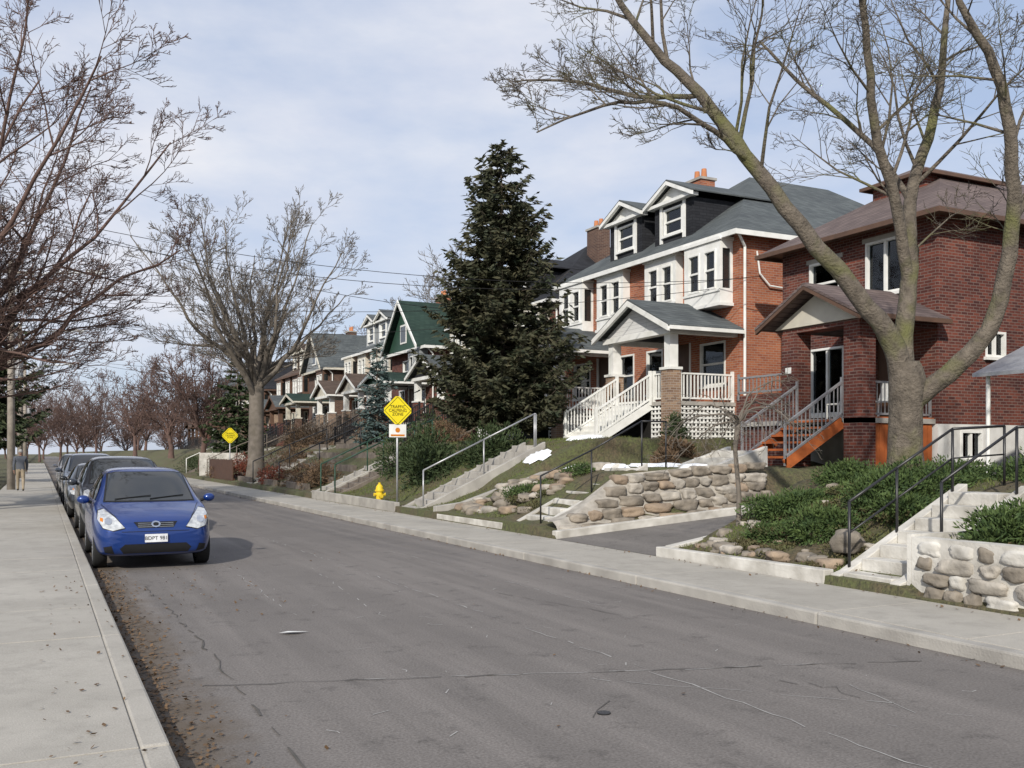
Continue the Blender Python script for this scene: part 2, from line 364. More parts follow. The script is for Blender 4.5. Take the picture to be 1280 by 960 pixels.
stairs('garden_steps', 8.6, 12.2, 23.1, 24.1, 0.12, 1.9, 10, M['concrete'])
rail('stair_railing', [(8.8, 23.02, 0.4), (10.5, 23.02, 1.2), (12.0, 23.02, 1.9), (12.05, 23.02, 1.9)], M['grey_metal'], 0.85, 0.022)
stairs('garden_steps', 12.6, 14.6, 17.0, 18.1, 1.1, 1.75, 4, M['concrete_white'])
def rock(V, F, c, s, rng, cub=.5, sub=3):
    bm = bmesh.new(); bmesh.ops.create_icosphere(bm, subdivisions=sub, radius=1)
    b0 = len(V); o_ = V3((rng.uniform(0, 50), rng.uniform(0, 50), rng.uniform(0, 50)))
    rot = Matrix.Rotation(rng.uniform(-.15, .15) if cub > .6 else rng.uniform(0, 6.28), 3, 'Z')
    for v in bm.verts:
        p = v.co.copy(); m_ = max(abs(p.x), abs(p.y), abs(p.z)); p = p.lerp(p / m_ * 0.9, cub)
        k = 1 + .30 * mnoise.noise(v.co * 1.3 + o_) + .10 * mnoise.noise(v.co * 4 + o_)
        p = rot @ (p * k); V.append(V3(c) + V3((p.x * s[0], p.y * s[1], p.z * s[2])))
    for f in bm.faces: F.append([b0 + v.index for v in f.verts])
    bm.free()
def rocks(name, lst, mats, cub=.5, sub=3):
    V = []; F = []; idx = []
    for c, s in lst:
        n0 = len(F); rock(V, F, c, s, R, cub, sub); k = R.randrange(len(mats)); idx += [k] * (len(F) - n0)
    return mkobj(name, V, F, None, mats=mats, midx=idx, smooth=True)
RM = [M['rock'], M['rock2'], M['rock3'], M['rock']]
L = []
for i in range(5):
    x = 8.7 + 0.07 * i
    while x < 13.6:
        zb = tz(x, 14) + .13 + .20 * i
        if zb > tz(x, 16.6) + .1: x += .2; continue
        w = R.uniform(0.12, 0.34); L.append(((x + w, 15.69 + i * .13 + R.uniform(-.02, .02), zb + R.uniform(-.02, .02)), (w, 0.15, R.uniform(.085, .115)))); x += w * 2.0
rocks('rock_retaining_wall', L, RM, .85)
mb = MB(); X_ = [8.66 + .3 * i for i in range(17)]
for x, x2 in zip(X_, X_[1:]):
    pa = []; pb = []
    for i in range(6):
        pa.append((x, 15.605 + .13 * i, min(tz(x, 14) + .02 + .2 * i, tz(x, 16.6) + .10))); pb.append((x2, 15.605 + .13 * i, min(tz(x2, 14) + .02 + .2 * i, tz(x2, 16.6) + .10)))
    for i in range(5): mb.poly([pa[i], pb[i], pb[i + 1], pa[i + 1]])
mb.obj('wall_mortar_bed', M['mortar'])
L = []
for i in range(80):
    x = R.uniform(8.8, 11.2); y = R.uniform(17.8, 21.2); w = R.uniform(0.08, 0.24)
    L.append(((x, y, tz(x, y) + 0.03), (w, w * R.uniform(.7, 1), w * 0.5)))
rocks('rockery', L, RM, .55)
L = []
for i in range(44):
    x = 8.8 + 2.4 * R.random() ** 1.3; y = R.uniform(8.9, 11.9); w = R.uniform(0.04, 0.13)
    L.append(((x, y, tz(x, y) + 0.01), (w, w * R.uniform(.7, 1), w * 0.6)))
for k in range(9): L.append(((8.85 + .12 * (k % 3), 9.0 + .32 * k, .31), (.14, .16, .08)))
L.append(((9.35, 9.2, 0.55), (0.22, 0.2, 0.16)))
rocks('rockery', L, RM, .5)
L = []
for i in range(4):
    y = 3.2
    while y < 7.35:
        w = R.uniform(0.09, 0.26)
        L.append(((8.665 + .02 * i, y + w, 0.17 + 0.16 * i), (0.10, w, R.uniform(0.07, 0.095)))); y += w * R.uniform(1.95, 2.5)
for i in range(12): x = R.uniform(9.0, 10.6); y = R.uniform(4, 7.3); L.append(((x, y, tz(x, y) + 0.05), (0.16, 0.2, 0.12)))
rocks('rock_retaining_wall', L, [M['rock3'], M['rock3'], M['rock'], M['concrete_white']], .75)
mb = MB(); mb.box(8.66, 8.86, 3.0, 7.58, -0.02, 0.77); mb.box(8.66, 10.8, 7.585, 7.645, -.02, .8); mb.obj('mortared_garden_wall', M['concrete_white'])
mb = MB()
for (cx, cy, r) in ((11.2, 17.95, 0.45), (12.6, 19.0, 0.6), (12.2, 20.6, 0.5), (11.7, 19.4, .6), (13.2, 18.6, .4), (10.7, 19.0, .3), (13.4, 22.6, .5), (13.9, 20.2, .5), (12.6, 16.7, .35), (11.8, 22.4, .35)):
    n = 22; pts = []; mid = []
    for i in range(n):
        t = 6.283 * i / n; q = r * R.uniform(0.45, 1.15); xx = cx + q * math.cos(t); yy = cy + 1.5 * q * math.sin(t); pts.append((xx, yy, tz(xx, yy) + .0))
        xx = cx + q * .7 * math.cos(t); yy = cy + 1.05 * q * math.sin(t); mid.append((xx, yy, tz(xx, yy) + 0.10))
    c_ = (cx, cy, tz(cx, cy) + 0.12)
    for i in range(n): j = (i + 1) % n; mb.poly([c_, mid[i], mid[j]]); mb.poly([mid[i], pts[i], pts[j], mid[j]])
mb.obj('snow_patches', M['snow'], smooth=True)

# ------------------------------------------------------------------ vegetation
def quad_leaf(V, F, p, a, b_):
    k = len(V); V += [p - a, p - b_ * 0.5, p + a, p + b_ * 0.5]; F.append((k, k + 1, k + 2, k + 3))
def rv(rng):
    while True:
        v = V3((rng.uniform(-1, 1), rng.uniform(-1, 1), rng.uniform(-1, 1)))
        if 0.05 < v.length < 1: return v.normalized()
def bush(name, c, rad, n, mt, size=0.05, clumps=14, long=2.0, seed=1):
    rng = random.Random(seed); V = []; F = []; c = V3(c)
    cl = []
    for i in range(clumps):
        d = rv(rng); d.z = abs(d.z) * 0.9; cl.append((V3((d.x * rad[0], d.y * rad[1], d.z * rad[2])) * rng.uniform(.35, .75), rng.uniform(0.3, 0.5)))
    for i in range(n):
        q, s_ = rng.choice(cl); d = rv(rng)
        p = c + q + V3((d.x * rad[0], d.y * rad[1], d.z * rad[2])) * s_ * rng.uniform(0.6, 1.1)
        p.z = max(p.z, tz(p.x, p.y) + rng.uniform(0, .08)) if 8.6 < p.x else max(p.z, c.z + rng.uniform(0, 0.1))
        o_ = (d + rv(rng) * 0.7 + V3((0, 0, .3))).normalized()
        a = o_ * size * long * rng.uniform(.6, 1.2); b_ = o_.cross(rv(rng)).normalized() * size
        quad_leaf(V, F, p, a, b_)
    return mkobj(name, V, F, mt)
def conifer(name, base, H, Rm, mt, seed, z0=0.9, dens=1.0, droop=0.25, power=0.8, tuft=0.13, lvl=0.2, per=9):
    rng = random.Random(seed); base = V3(base); e = empty(name, base)
    V = []; F = []; TV = []; TF = []
    tube(TV, TF, [base + V3((0, 0, H * t)) for t in (-0.03, 0.1, 0.4, 0.7, 1)], [H * .018, H * .015, H * .011, H * .006, 0.01], 8)
    z = z0
    while z < H * 0.985:
        t = z / H; rr = Rm * (1 - t) ** power * (0.8 + 0.2 * ss(z0 - 0.2, z0 + 1.5, z)) + 0.06
        for k in range(max(4, int(per * (0.45 + 0.55 * (1 - t))))):
            a = rng.uniform(0, 6.283); L_ = rr * rng.choice((rng.uniform(0.55, 1.0), rng.uniform(0.85, 1.2)))
            d = V3((math.cos(a), math.sin(a), 0)); sd = V3((-d.y, d.x, 0))
            zz = z + rng.uniform(-.1, .1); pts = []
            for s_ in range(6):
                q = s_ / 5; pts.append(base + V3((0, 0, zz)) + d * L_ * q + V3((0, 0, 1)) * (L_ * (-droop * math.sin(q * 2.4) + 0.22 * q * q + 0.25 * t * q)))
            tube(TV, TF, pts, [0.022 * (1 - .16 * s_) for s_ in range(6)], 3)
            n = int(L_ / 0.085 * dens) + 2
            for i in range(n):
                q = rng.uniform(0.12, 1.0); s_ = min(4, int(q * 5)); p = pts[s_].lerp(pts[s_ + 1], q * 5 - s_)
                tl = min(0.5, 0.30 * L_) * (1.15 - q) + 0.08
                for sg in (-1, 1):
                    dd = (d * 0.7 + sd * sg * rng.uniform(0.4, 1) + V3((0, 0, rng.uniform(-.4, .1)))).normalized()
                    m_ = max(1, int(tl / 0.12))
                    for w_ in range(m_):
                        pp = p + dd * tl * (w_ + rng.random()) / m_ + V3((0, 0, rng.uniform(-.06, .03)))
                        o_ = (dd + rv(rng) * 0.55).normalized()
                        quad_leaf(V, F, pp, o_ * tuft * rng.uniform(.6, 1.1), o_.cross(rv(rng)).normalized() * tuft * 0.5)
        z += lvl * (0.7 + 0.6 * rng.random())
    mkobj('trunk', TV, TF, M['bark'], e, True); mkobj('needles', V, F, mt, e); return e
class Tree:
    def __init__(s, seed, rmin=0.006, wander=0.16, trop=0.05, maxl=4, nch=(0, 9, 7, 5, 3), lr=(0, .42, .5, .52, .55), seg=(.5, .45, .3, .22, .18), ang=(30, 62), rc=.012):
        s.V = []; s.F = []; s.r = random.Random(seed); s.rmin = rmin; s.w = wander; s.tr = trop; s.maxl = maxl; s.nch = nch; s.lr = lr; s.seg = seg; s.ang = ang; s.rc = rc
    def limb(s, pts, rads, lvl, kids=True, t0=0.25, sides=None, L=None):
        s_ = sides or (10, 7, 4, 3, 3, 3)[min(lvl, 5)]
        tube(s.V, s.F, pts, rads, s_)
        if not kids or lvl >= s.maxl: return
        n = s.nch[lvl + 1] if lvl + 1 < len(s.nch) else 3
        tot = sum((b_ - a).length for a, b_ in zip(pts, pts[1:])); L = L or tot
        for k in range(n):
            t = t0 + (1 - t0) * (k + s.r.random()) / n; f = t * (len(pts) - 1); i = min(int(f), len(pts) - 2)
            p = pts[i].lerp(pts[i + 1], f - i); d = (pts[i + 1] - pts[i]).normalized(); r = rads[i] + (rads[i + 1] - rads[i]) * (f - i)
            ax = d.cross(rv(s.r)).normalized(); a = math.radians(s.r.uniform(*s.ang))
            nd = Matrix.Rotation(a, 3, ax) @ d
            if nd.z < -0.3: nd.z *= -0.3
            cl = L * s.lr[min(lvl + 1, len(s.lr) - 1)] * (1.15 - 0.6 * t) * s.r.uniform(0.6, 1.25)
            s.grow(p, nd.normalized(), cl, max(s.rmin, min(r * 0.62, s.rc * cl + .002)), lvl + 1)
    def grow(s, p, d, L, r, lvl):
        sg = s.seg[min(lvl, len(s.seg) - 1)]; n = max(2 if lvl >= 4 else 3, min(10, int(L / sg))); pts = [p]
        for i in range(n):
            d = (d + rv(s.r) * s.w * (1 + .25 * lvl) + V3((0, 0, s.tr))).normalized(); p = p + d * (L / n); pts.append(p)
        rads = [max(s.rmin * (1 - 0.5 * i / n), r * (1 - 0.82 * i / n)) for i in range(n + 1)]
        s.limb(pts, rads, lvl)
    def out(s, name, mt, base=None):
        e = empty(name, base); mkobj('trunk_and_branches', s.V, s.F, mt, e, True); return e
def smooth_pts(pts, rads, sub, rng, jit):
    P = []; Q = []
    n = len(pts)
    for i in range(n - 1):
        p0 = pts[max(i - 1, 0)]; p1 = pts[i]; p2 = pts[i + 1]; p3 = pts[min(i + 2, n - 1)]
        for k in range(sub):
            t = k / sub
            c = 0.5 * ((2 * p1) + (p2 - p0) * t + (2 * p0 - 5 * p1 + 4 * p2 - p3) * t * t + (-p0 + 3 * p1 - 3 * p2 + p3) * t ** 3)
            P.append(c + rv(rng) * jit * (0 if i == 0 and k == 0 else 1)); Q.append(rads[i] + (rads[i + 1] - rads[i]) * t)
    P.append(pts[-1]); Q.append(rads[-1]); return P, Q
def bare_tree(name, base, H, cr, fork, r0, mt, seed, nl=6, out=True, T=None, lrad=.5, dome=.42, **kw):
    T = T or Tree(seed, **kw); base = V3(base); rg = T.r
    top = base + V3((rg.uniform(-.2, .2), rg.uniform(-.2, .2), fork))
    T.limb([base - V3((0, 0, .3)), base + V3((0, 0, .1)), base + V3((0, 0, .8)), base.lerp(top, .6), top], [r0 * 1.5, r0 * 1.25, r0 * 1.0, r0 * .9, r0 * .88], 0, kids=False)
    for i in range(nl):
        a = 6.283 * (i * .618 * 2.0 + rg.uniform(-.1, .1)); sp = (.35, 1.0, .7, 1.0, .55)[i % 5]
        d = V3((math.cos(a), math.sin(a), 0)); hh = H - fork; tip = cr * sp * rg.uniform(.75, 1.0); hi = hh * rg.uniform(.85, 1.0) * (1 - dome * sp * sp * rg.uniform(.3, 1))
        pts = [top - V3((0, 0, rg.uniform(0.0, .12) * fork + .1))]
        for q, u in ((.2, .16), (.45, .38), (.7, .66), (1.0, 1.0)):
            pts.append(top + d * tip * q + V3((0, 0, hi * u)) + rv(rg) * cr * .05)
        P, Q = smooth_pts(pts, [r0 * lrad, r0 * lrad * .8, r0 * lrad * .55, r0 * lrad * .3, r0 * .05], 3, rg, cr * .01)
        T.limb(P, Q, 0, True, 0.12)
    if out: return T.out(name, mt, base)
tb = V3((11.5, 10.15, 1.15)); LR = V3((0.897, -0.4415, 0)); LF = V3((0.4415, 0.897, 0))
T = Tree(21, rmin=0.0048, wander=0.17, trop=0.02, maxl=4, nch=(0, 12, 8, 5, 3), lr=(0, .33, .52, .55, .55), ang=(25, 60))
def LP(r, z, w=0): return V3((tb.x, tb.y, 0)) + LR * r + LF * w + V3((0, 0, z))
T.limb(*smooth_pts([LP(.0, .95), LP(0, 1.25), LP(-.03, 1.7), LP(-.02, 2.3), LP(0, 2.8), LP(0.0, 3.05)], [.42, .31, .25, .235, .26, .17], 3, T.r, .004), 0, kids=False, sides=16)
def hl(pts, rads, t0=.3):
    P, Q = smooth_pts([LP(*p) for p in pts], rads, 4, T.r, .02); T.limb(P, Q, 0, True, t0, sides=10)
hl([(-.03, 2.5), (-.2, 3.25, .0), (-.6, 3.84, -.05), (-1.6, 5.02, -.1), (-2.37, 6.15, .1), (-3.0, 7.1, .3), (-3.7, 7.86, .4), (-4.3, 8.75, .5), (-4.9, 9.6, .6)], [.18, .165, .14, .12, .105, .085, .065, .045, .02], .42)
hl([(0, 2.7), (0, 3.43, .1), (.18, 4.5, .3), (.3, 5.56, .6), (.65, 6.6, .8), (.95, 7.7, 1), (1.1, 8.9, 1.1), (1.2, 10, 1.2)], [.16, .14, .115, .095, .08, .06, .04, .02])
hl([(.12, 4.2, .25), (-.18, 5.4, .0), (-.6, 6.5, -.3), (-.83, 7.7, -.6), (-1.1, 8.9, -.8), (-1.3, 9.8, -.9)], [.09, .08, .065, .05, .035, .02], .15)
hl([(.06, 2.45), (.7, 3.0, -.2), (1.15, 3.66, -.3), (1.34, 4.85, -.4), (1.22, 6.0, -.6), (.95, 7.1, -.7), (.4, 8.0, -.8), (.2, 8.9, -.8)], [.15, .14, .12, .105, .09, .07, .045, .025], .35)
hl([(-2.3, 6.0, .1), (-2.9, 6.35, -.3), (-3.7, 6.6, -.7), (-4.6, 6.5, -.9), (-5.5, 6.1, -1.0)], [.045, .04, .03, .02, .01], .1)
hl([(-3.0, 7.1, .3), (-3.9, 7.3, .9), (-4.8, 7.7, 1.3), (-5.8, 7.8, 1.6)], [.04, .035, .025, .01], .1)
hl([(1.34, 5.0, -.4), (1.9, 5.9, -.2), (2.3, 7.0, 0), (2.4, 8.3, .2)], [.06, .05, .04, .02], .1)
hl([(.3, 5.56, .6), (-.1, 6.6, 1.1), (-.9, 7.6, 1.6), (-1.7, 8.6, 1.9)], [.055, .045, .035, .02], .1)
T.out('bare_tree', M['bark_hero'], tb)
bare_tree('bare_tree', (9.7, 48.7, 0.4), 14.6, 6.0, 4.6, .42, M['bark_grey'], 5, nl=14, lrad=.38, dome=.55, rmin=0.012, maxl=4, nch=(0, 11, 8, 5, 3), lr=(0, .34, .5, .52, .5), wander=.11, trop=.05, ang=(20, 52))
bare_tree('bare_tree', (-3.2, 30, 0.1), 14.2, 8.2, 2.6, .42, M['bark_red'], 12, nl=22, lrad=.36, dome=.6, rmin=0.009, maxl=4, nch=(0, 13, 8, 6, 4), lr=(0, .34, .5, .52, .5), wander=.13, trop=.03, ang=(25, 58))
bare_tree('bare_tree', (9.6, 66, 0.4), 9, 4.0, 2.5, .2, M['bark_red'], 15, nl=9, rmin=0.016, maxl=3, nch=(0, 12, 9, 6), wander=.12, lr=(0, .4, .5, .5))
bare_tree('bare_tree', (30, 70, 2.0), 14.5, 5.0, 3.5, .3, M['bark_grey'], 16, nl=9, rmin=0.02, maxl=3, nch=(0, 12, 9, 7), wander=.12)
T = Tree(33, rmin=0.005, wander=0.22, trop=-0.22, maxl=3, nch=(0, 10, 6, 4), lr=(0, .5, .55, .5), seg=(.15, .12, .1, .1), ang=(25, 70), rc=.02)
wb = V3((9.75, 11.85, .45)); T.limb([wb - V3((0, 0, .2)), wb + V3((.02, 0, .6)), wb + V3((-.04, .02, 1.3)), wb + V3((.0, 0, 1.75))], [.045, .035, .035, .045], 0, kids=False)
for i in range(12):
    a = 6.283 * i / 12; T.grow(wb + V3((0, 0, 1.7)), V3((math.cos(a), math.sin(a), R.uniform(.7, 1.6))).normalized(), 1.35, .018, 1)
T.out('weeping_sapling', M['bark_grey'], wb)
T = Tree(77, rmin=0.026, wander=.12, trop=.05, maxl=3, nch=(0, 10, 7, 4), lr=(0, .42, .5, .5), seg=(.8, .7, .6, .5))
for (x, y, h) in ((-6, 120, 13), (-2, 150, 14), (3, 170, 13), (9, 185, 14), (15, 175, 12), (10, 120, 11), (22, 190, 13), (-8, 95, 12), (10.5, 90, 9), (28, 160, 15), (34, 130, 13), (40, 110, 13), (-12, 160, 14), (5, 210, 15), (13, 140, 10), (36, 85, 14), (33, 98, 14), (-5, 78, 10), (-4, 175, 15), (0, 200, 14)):
    bare_tree('x', (x, y, .1 if x < 8 else 1.5), h, h * .42, h * .2, .2, None, 1, nl=7, out=False, T=T)
T.maxl = 2; T.nch = (0, 12, 10); T.rmin = .06
for i in range(22):
    h = R.uniform(12, 17); bare_tree('x', (-40 + i * 4.6 + R.uniform(-2, 2), R.uniform(235, 300), 0), h, h * .45, h * .15, .25, None, 1, nl=7, out=False, T=T)
T.out('distant_trees', M['bark_red'], V3((5, 150, 0)))
conifer('spruce_tree', (13.2, 27.6, 1.9), 9.7, 2.85, M['spruce'], 3, z0=1.0, dens=1.15, power=.58, lvl=.17, per=11, tuft=.165)
conifer('blue_spruce_tree', (13.8, 42, 2.0), 4.9, 1.5, M['bluespruce'], 4, z0=.3, dens=.6, tuft=.16, lvl=.24)
conifer('pine_tree', (-2.7, 58, .1), 9.4, 4.0, M['pine'], 6, z0=2.2, dens=.5, power=.4, tuft=.28, lvl=.36, per=11, droop=.1)
conifer('pine_tree', (11.2, 62, 1.0), 6.5, 2.3, M['yew'], 8, z0=.3, dens=.45, power=.5, tuft=.22, lvl=.3)
bush('yew_bush', (10.9, 27.2, .9), (1.3, 1.4, 1.7), 5200, M['yew'], .045, seed=2)
bush('yew_bush', (12.0, 25.6, 1.4), (1.0, 1.0, 1.3), 3500, M['yew'], .045, seed=3)
bush('yew_bush', (11.3, 30.6, 1.2), (1.4, 1.6, 1.6), 4000, M['yew'], .05, seed=4)
for i, (x, y, rx, rz, n) in enumerate(((10.3, 11.3, .7, .42, 6400), (9.55, 10.9, .4, .3, 3000), (9.75, 10.1, .66, .48, 7000), (11.0, 9.7, .95, .6, 9000), (10.4, 9.2, .55, .45, 5000), (11.6, 11.4, .7, .4, 4500), (9.5, 6.9, .6, .5, 6500), (9.4, 5.7, .65, .5, 6500), (10.3, 6.3, .9, .65, 8500), (11.3, 6.9, .9, .6, 6500), (12.5, 8.8, .9, .6, 5500), (13.2, 10.8, .7, .45, 3500), (9.9, 19.4, .6, .3, 2600), (12, 19.9, .5, .35, 1800), (10.6, 18.1, .45, .25, 1800))):
    bush('juniper_bush', (x, y, tz(x, y) - .04), (rx, rx, rz), n, M['juniper'], .024, 26, 1.7, seed=20 + i)
for i in range(20):
    if i < 12: x = R.uniform(8.95, 11); y = R.uniform(8.9, 11.8)
    else: x = R.uniform(8.9, 11); y = R.uniform(17.8, 21)
    bush('ground_ivy', (x, y, tz(x, y) - .03), (R.uniform(.3, .5), R.uniform(.3, .6), .14), 900, M['ivy'], .026, 10, 1.0, seed=120 + i)
for i, (x, y, r, h, k) in enumerate(((9.6, 36, 1.0, .9, 'brownbush'), (9.8, 39.5, 1.2, 1.1, 'brownbush'), (9.5, 43, 1.0, .8, 'redbush'), (9.9, 52, 1.2, 1.3, 'redbush'), (9.4, 56, 1.2, 1.0, 'brownbush'), (11, 47, 1.4, 1.4, 'brownbush'), (13, 52, 1.6, 1.6, 'brownbush'), (14, 34, 1.2, 1.1, 'brownbush'), (15, 38, 1.4, 1.6, 'yew'), (15.5, 47, 1.5, 1.9, 'brownbush'), (14.5, 56, 1.6, 2.0, 'brownbush'), (15, 64, 1.6, 2.0, 'brownbush'), (13.5, 72, 1.7, 2.0, 'brownbush'), (9.6, 61, 1.1, 1.2, 'yew'), (9.8, 70, 1.4, 1.4, 'yew'), (15.5, 21.3, .5, .6, 'brownbush'), (16.3, 22.6, .5, .9, 'yew'), (13.9, 19.7, .5, .7, 'brownbush'))):
    bush('garden_bush', (x, y, tz(x, y)), (r, r, h), 1900, M[k], .035, 12, 2.2, seed=50 + i)
for i in range(5):
    bush('hedge', (-3.2, 34 + i * 9, .1), (.8, 4.0, 1.5), 3500, M['yew'] if i % 2 else M['brownbush'], .06, 26, 2, seed=80 + i)
V = []; F = []
for i in range(42000):
    q = R.random()
    if q < .2: x = R.uniform(8.7, 12.5); y = R.uniform(8.7, 12.0)
    elif q < .3: x = R.uniform(9.0, 13); y = R.uniform(3.5, 7.5)
    elif q < .4: x = R.uniform(8.7, 12); y = R.uniform(17.7, 21.3)
    else: x = R.uniform(8.7, 15); y = R.uniform(21.7, 32)
    if math.sin(x * 2.1 + 1) * math.sin(y * 1.7) < -.35: continue
    z = tz(x, y) + nz(x, y) - .01; h = R.uniform(.03, .08); a = R.uniform(0, 6.28); w = R.uniform(.006, .012)
    dx_, dy_ = math.cos(a) * w, math.sin(a) * w; k = len(V)
    V += [V3((x - dx_, y - dy_, z)), V3((x + dx_, y + dy_, z)), V3((x + R.uniform(-.05, .05), y + R.uniform(-.05, .05), z + h))]; F.append((k, k + 1, k + 2))
mkobj('grass', V, F, M['grass'])
V = []; F = []
for i in range(5200):
    q = R.random()
    if q < .34: x = .66 + abs(R.gauss(0, .16)); y = 3 + 12 * R.random(); z = .012
    elif q < .355: x = R.uniform(.0, .6); y = R.uniform(4, 14); z = .13
    elif q < .45: x = 6.88 - abs(R.gauss(0, .1)); y = R.uniform(4, 50); z = .012
    elif q < .50: x = R.uniform(8.2, 8.46); y = R.uniform(3, 40); z = .13
    elif q < .512: x = R.uniform(1, 6.8); y = R.uniform(3, 30); z = .012
    elif q < .54: x = R.uniform(.7, 2.6); y = R.uniform(10, 15); z = .012
    else: x = R.uniform(8.7, 13); y = R.choice((R.uniform(3, 12), R.uniform(15.7, 35))); z = tz(x, y) + nz(x, y) + .03
    s_ = R.uniform(.010, .026); a = rv(R); a.z *= .4; b_ = a.cross(V3((R.uniform(-.4, .4), R.uniform(-.4, .4), 1))).normalized()
    quad_leaf(V, F, V3((x, y, z + .003)), a.normalized() * s_, b_ * s_ * 1.3)
mkobj('fallen_leaves', V, F, M['leaf'])
mb = MB(); mb.poly([(2.0, 9.0, .02), (2.12, 8.93, .03), (2.28, 8.98, .015), (2.1, 9.05, .02)]); mb.obj('paper_litter', M['white'])

# ------------------------------------------------------------------ houses
def put(mb, ax, pl, n0, n1, a0, a1, z0, z1):
    if ax == 'x': mb.box(pl - n1, pl - n0, a0, a1, z0, z1)
    else: mb.box(a0, a1, pl - n1, pl - n0, z0, z1)
def wall(mb, ax, pl, a0, a1, z0, z1, ops, depth=.12):
    A = sorted(set([a0, a1] + [o_[0] for o_ in ops] + [o_[1] for o_ in ops])); Z = sorted(set([z0, z1] + [o_[2] for o_ in ops] + [o_[3] for o_ in ops]))
    P = (lambda a, z, n=0: (pl + n, a, z)) if ax == 'x' else (lambda a, z, n=0: (a, pl + n, z))
    for i in range(len(A) - 1):
        for j in range(len(Z) - 1):
            ca = (A[i] + A[i + 1]) / 2; cz = (Z[j] + Z[j + 1]) / 2
            if any(o_[0] < ca < o_[1] and o_[2] < cz < o_[3] for o_ in ops): continue
            mb.poly([P(A[i], Z[j]), P(A[i + 1], Z[j]), P(A[i + 1], Z[j + 1]), P(A[i], Z[j + 1])])
    for o_ in ops:
        c = [(o_[0], o_[2]), (o_[1], o_[2]), (o_[1], o_[3]), (o_[0], o_[3])]
        for k in range(4):
            p, q = c[k], c[(k + 1) % 4]; mb.poly([P(*p), P(*q), P(q[0], q[1], depth), P(p[0], p[1], depth)])
class House:
    def __init__(s, name, loc): s.e = empty(name, loc); s.p = {}
    def g(s, part, mt):
        if part not in s.p: s.p[part] = (MB(), mt)
        return s.p[part][0]
    def done(s):
        for k, (mb, mt) in s.p.items(): mb.obj(k, M[mt] if isinstance(mt, str) else mt, s.e)
    def window(s, ax, pl, a0, a1, z0, z1, fr='white', cur=True, mull=1, sill=True, midrail=True, full=None):
        F_ = s.g('window_frames_' + fr, fr); t = .06
        f = lambda *a: put(F_, ax, pl, *a)
        f(-.1, .025, a0, a0 + t, z0, z1); f(-.1, .025, a1 - t, a1, z0, z1)
        f(-.098, .022, a0 + t, a1 - t, z0, z0 + t); f(-.098, .022, a0 + t, a1 - t, z1 - t, z1)
        if midrail: f(-.095, -.015, a0 + t, a1 - t, (z0 + z1) / 2 - .03, (z0 + z1) / 2 + .03)
        for k in range(1, mull): c = a0 + (a1 - a0) * k / mull; f(-.093, -.005, c - .035, c + .035, z0 + t, z1 - t)
        if sill: f(-.1, .09, a0 - .06, a1 + .06, z0 - .08, z0 - .002)
        G = s.g('window_glass', 'glass'); put(G, ax, pl, -.085, -.08, a0 + .01, a1 - .01, z0 + .01, z1 - .01)
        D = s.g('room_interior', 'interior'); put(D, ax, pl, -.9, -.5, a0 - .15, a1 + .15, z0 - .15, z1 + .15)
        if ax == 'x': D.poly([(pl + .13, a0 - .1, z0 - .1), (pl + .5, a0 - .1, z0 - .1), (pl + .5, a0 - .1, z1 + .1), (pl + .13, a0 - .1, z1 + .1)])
        if cur:
            C = s.g('curtains', 'curtain'); w = (a1 - a0); n = 10
            if full is None: full = R.random() < .4
            zb0 = z0 + (z1 - z0) * R.choice((.05, .3, .5))
            for (c0, c1) in (((a0, a1),) if full else ((a0, a0 + w * .3), (a1 - w * .3, a1))):
                for k in range(n):
                    u0 = c0 + (c1 - c0) * k / n; u1 = c0 + (c1 - c0) * (k + 1) / n; d0 = .14 + .03 * (k % 2); d1 = .14 + .03 * ((k + 1) % 2)
                    zb = z0 if not full else zb0
                    if ax == 'x': C.poly([(pl + d0, u0, zb), (pl + d1, u1, zb), (pl + d1, u1, z1), (pl + d0, u0, z1)])
                    else: C.poly([(u0, pl + d0, zb), (u1, pl + d1, zb), (u1, pl + d1, z1), (u0, pl + d0, z1)])
    def gable(s, part, mt, x0, x1, y0, y1, ze, za, t=.1):
        ym = (y0 + y1) / 2
        s.g(part, mt).prism([(x0, y0, ze), (x0, ym, za), (x0, y1, ze), (x0, y1, ze - t), (x0, ym, za - t), (x0, y0, ze - t)], (x1 - x0, 0, 0))
    def hip(s, part, mt, x0, x1, y0, y1, ze, rx0, rx1, zr, ym=None, trim='white', fh=.17):
        ym = ym or (y0 + y1) / 2; r = s.g(part, mt)
        a, b_, c, d = (x0, y0, ze), (x1, y0, ze), (x1, y1, ze), (x0, y1, ze); p, q = (rx0, ym, zr), (rx1, ym, zr)
        r.poly([a, b_, q, p]); r.poly([b_, c, q]); r.poly([c, d, p, q]); r.poly([d, a, p])
        f = s.g('eaves_' + trim, trim)
        f.poly([(x0, y0, ze - .03), (x0, y1, ze - .03), (x1, y1, ze - .03), (x1, y0, ze - .03)])
        f.box(x0 - .06, x0 + .0, y0 - .06, y1 + .06, ze - fh, ze - .01); f.box(x0 + .003, x1 + .05, y0 - .06, y0, ze - fh, ze - .013)
        f.box(x0 + .003, x1 + .05, y1, y1 + .06, ze - fh, ze - .013)
    def dormer(s, x, y0, y1, zb, ze, za, rmat, side='shingle_dark', trim='white', depth=3.0, fr='white'):
        w = s.g('dormer_front', side)
        op = (y0 + .55, y1 - .55, zb + .25, ze - .12)
        wall(w, 'x', x, y0, y1, zb - .3, ze + .02, [op]); s.window('x', x, *op, fr=fr, full=True)
        w.poly([(x, y0, zb - .3), (x + depth, y0, zb - .3), (x + depth, y0, ze), (x, y0, ze)]); w.poly([(x, y1, zb - .3), (x + depth, y1, zb - .3), (x + depth, y1, ze), (x, y1, ze)])
        tr = s.g('dormer_trim_' + trim, trim); ym = (y0 + y1) / 2
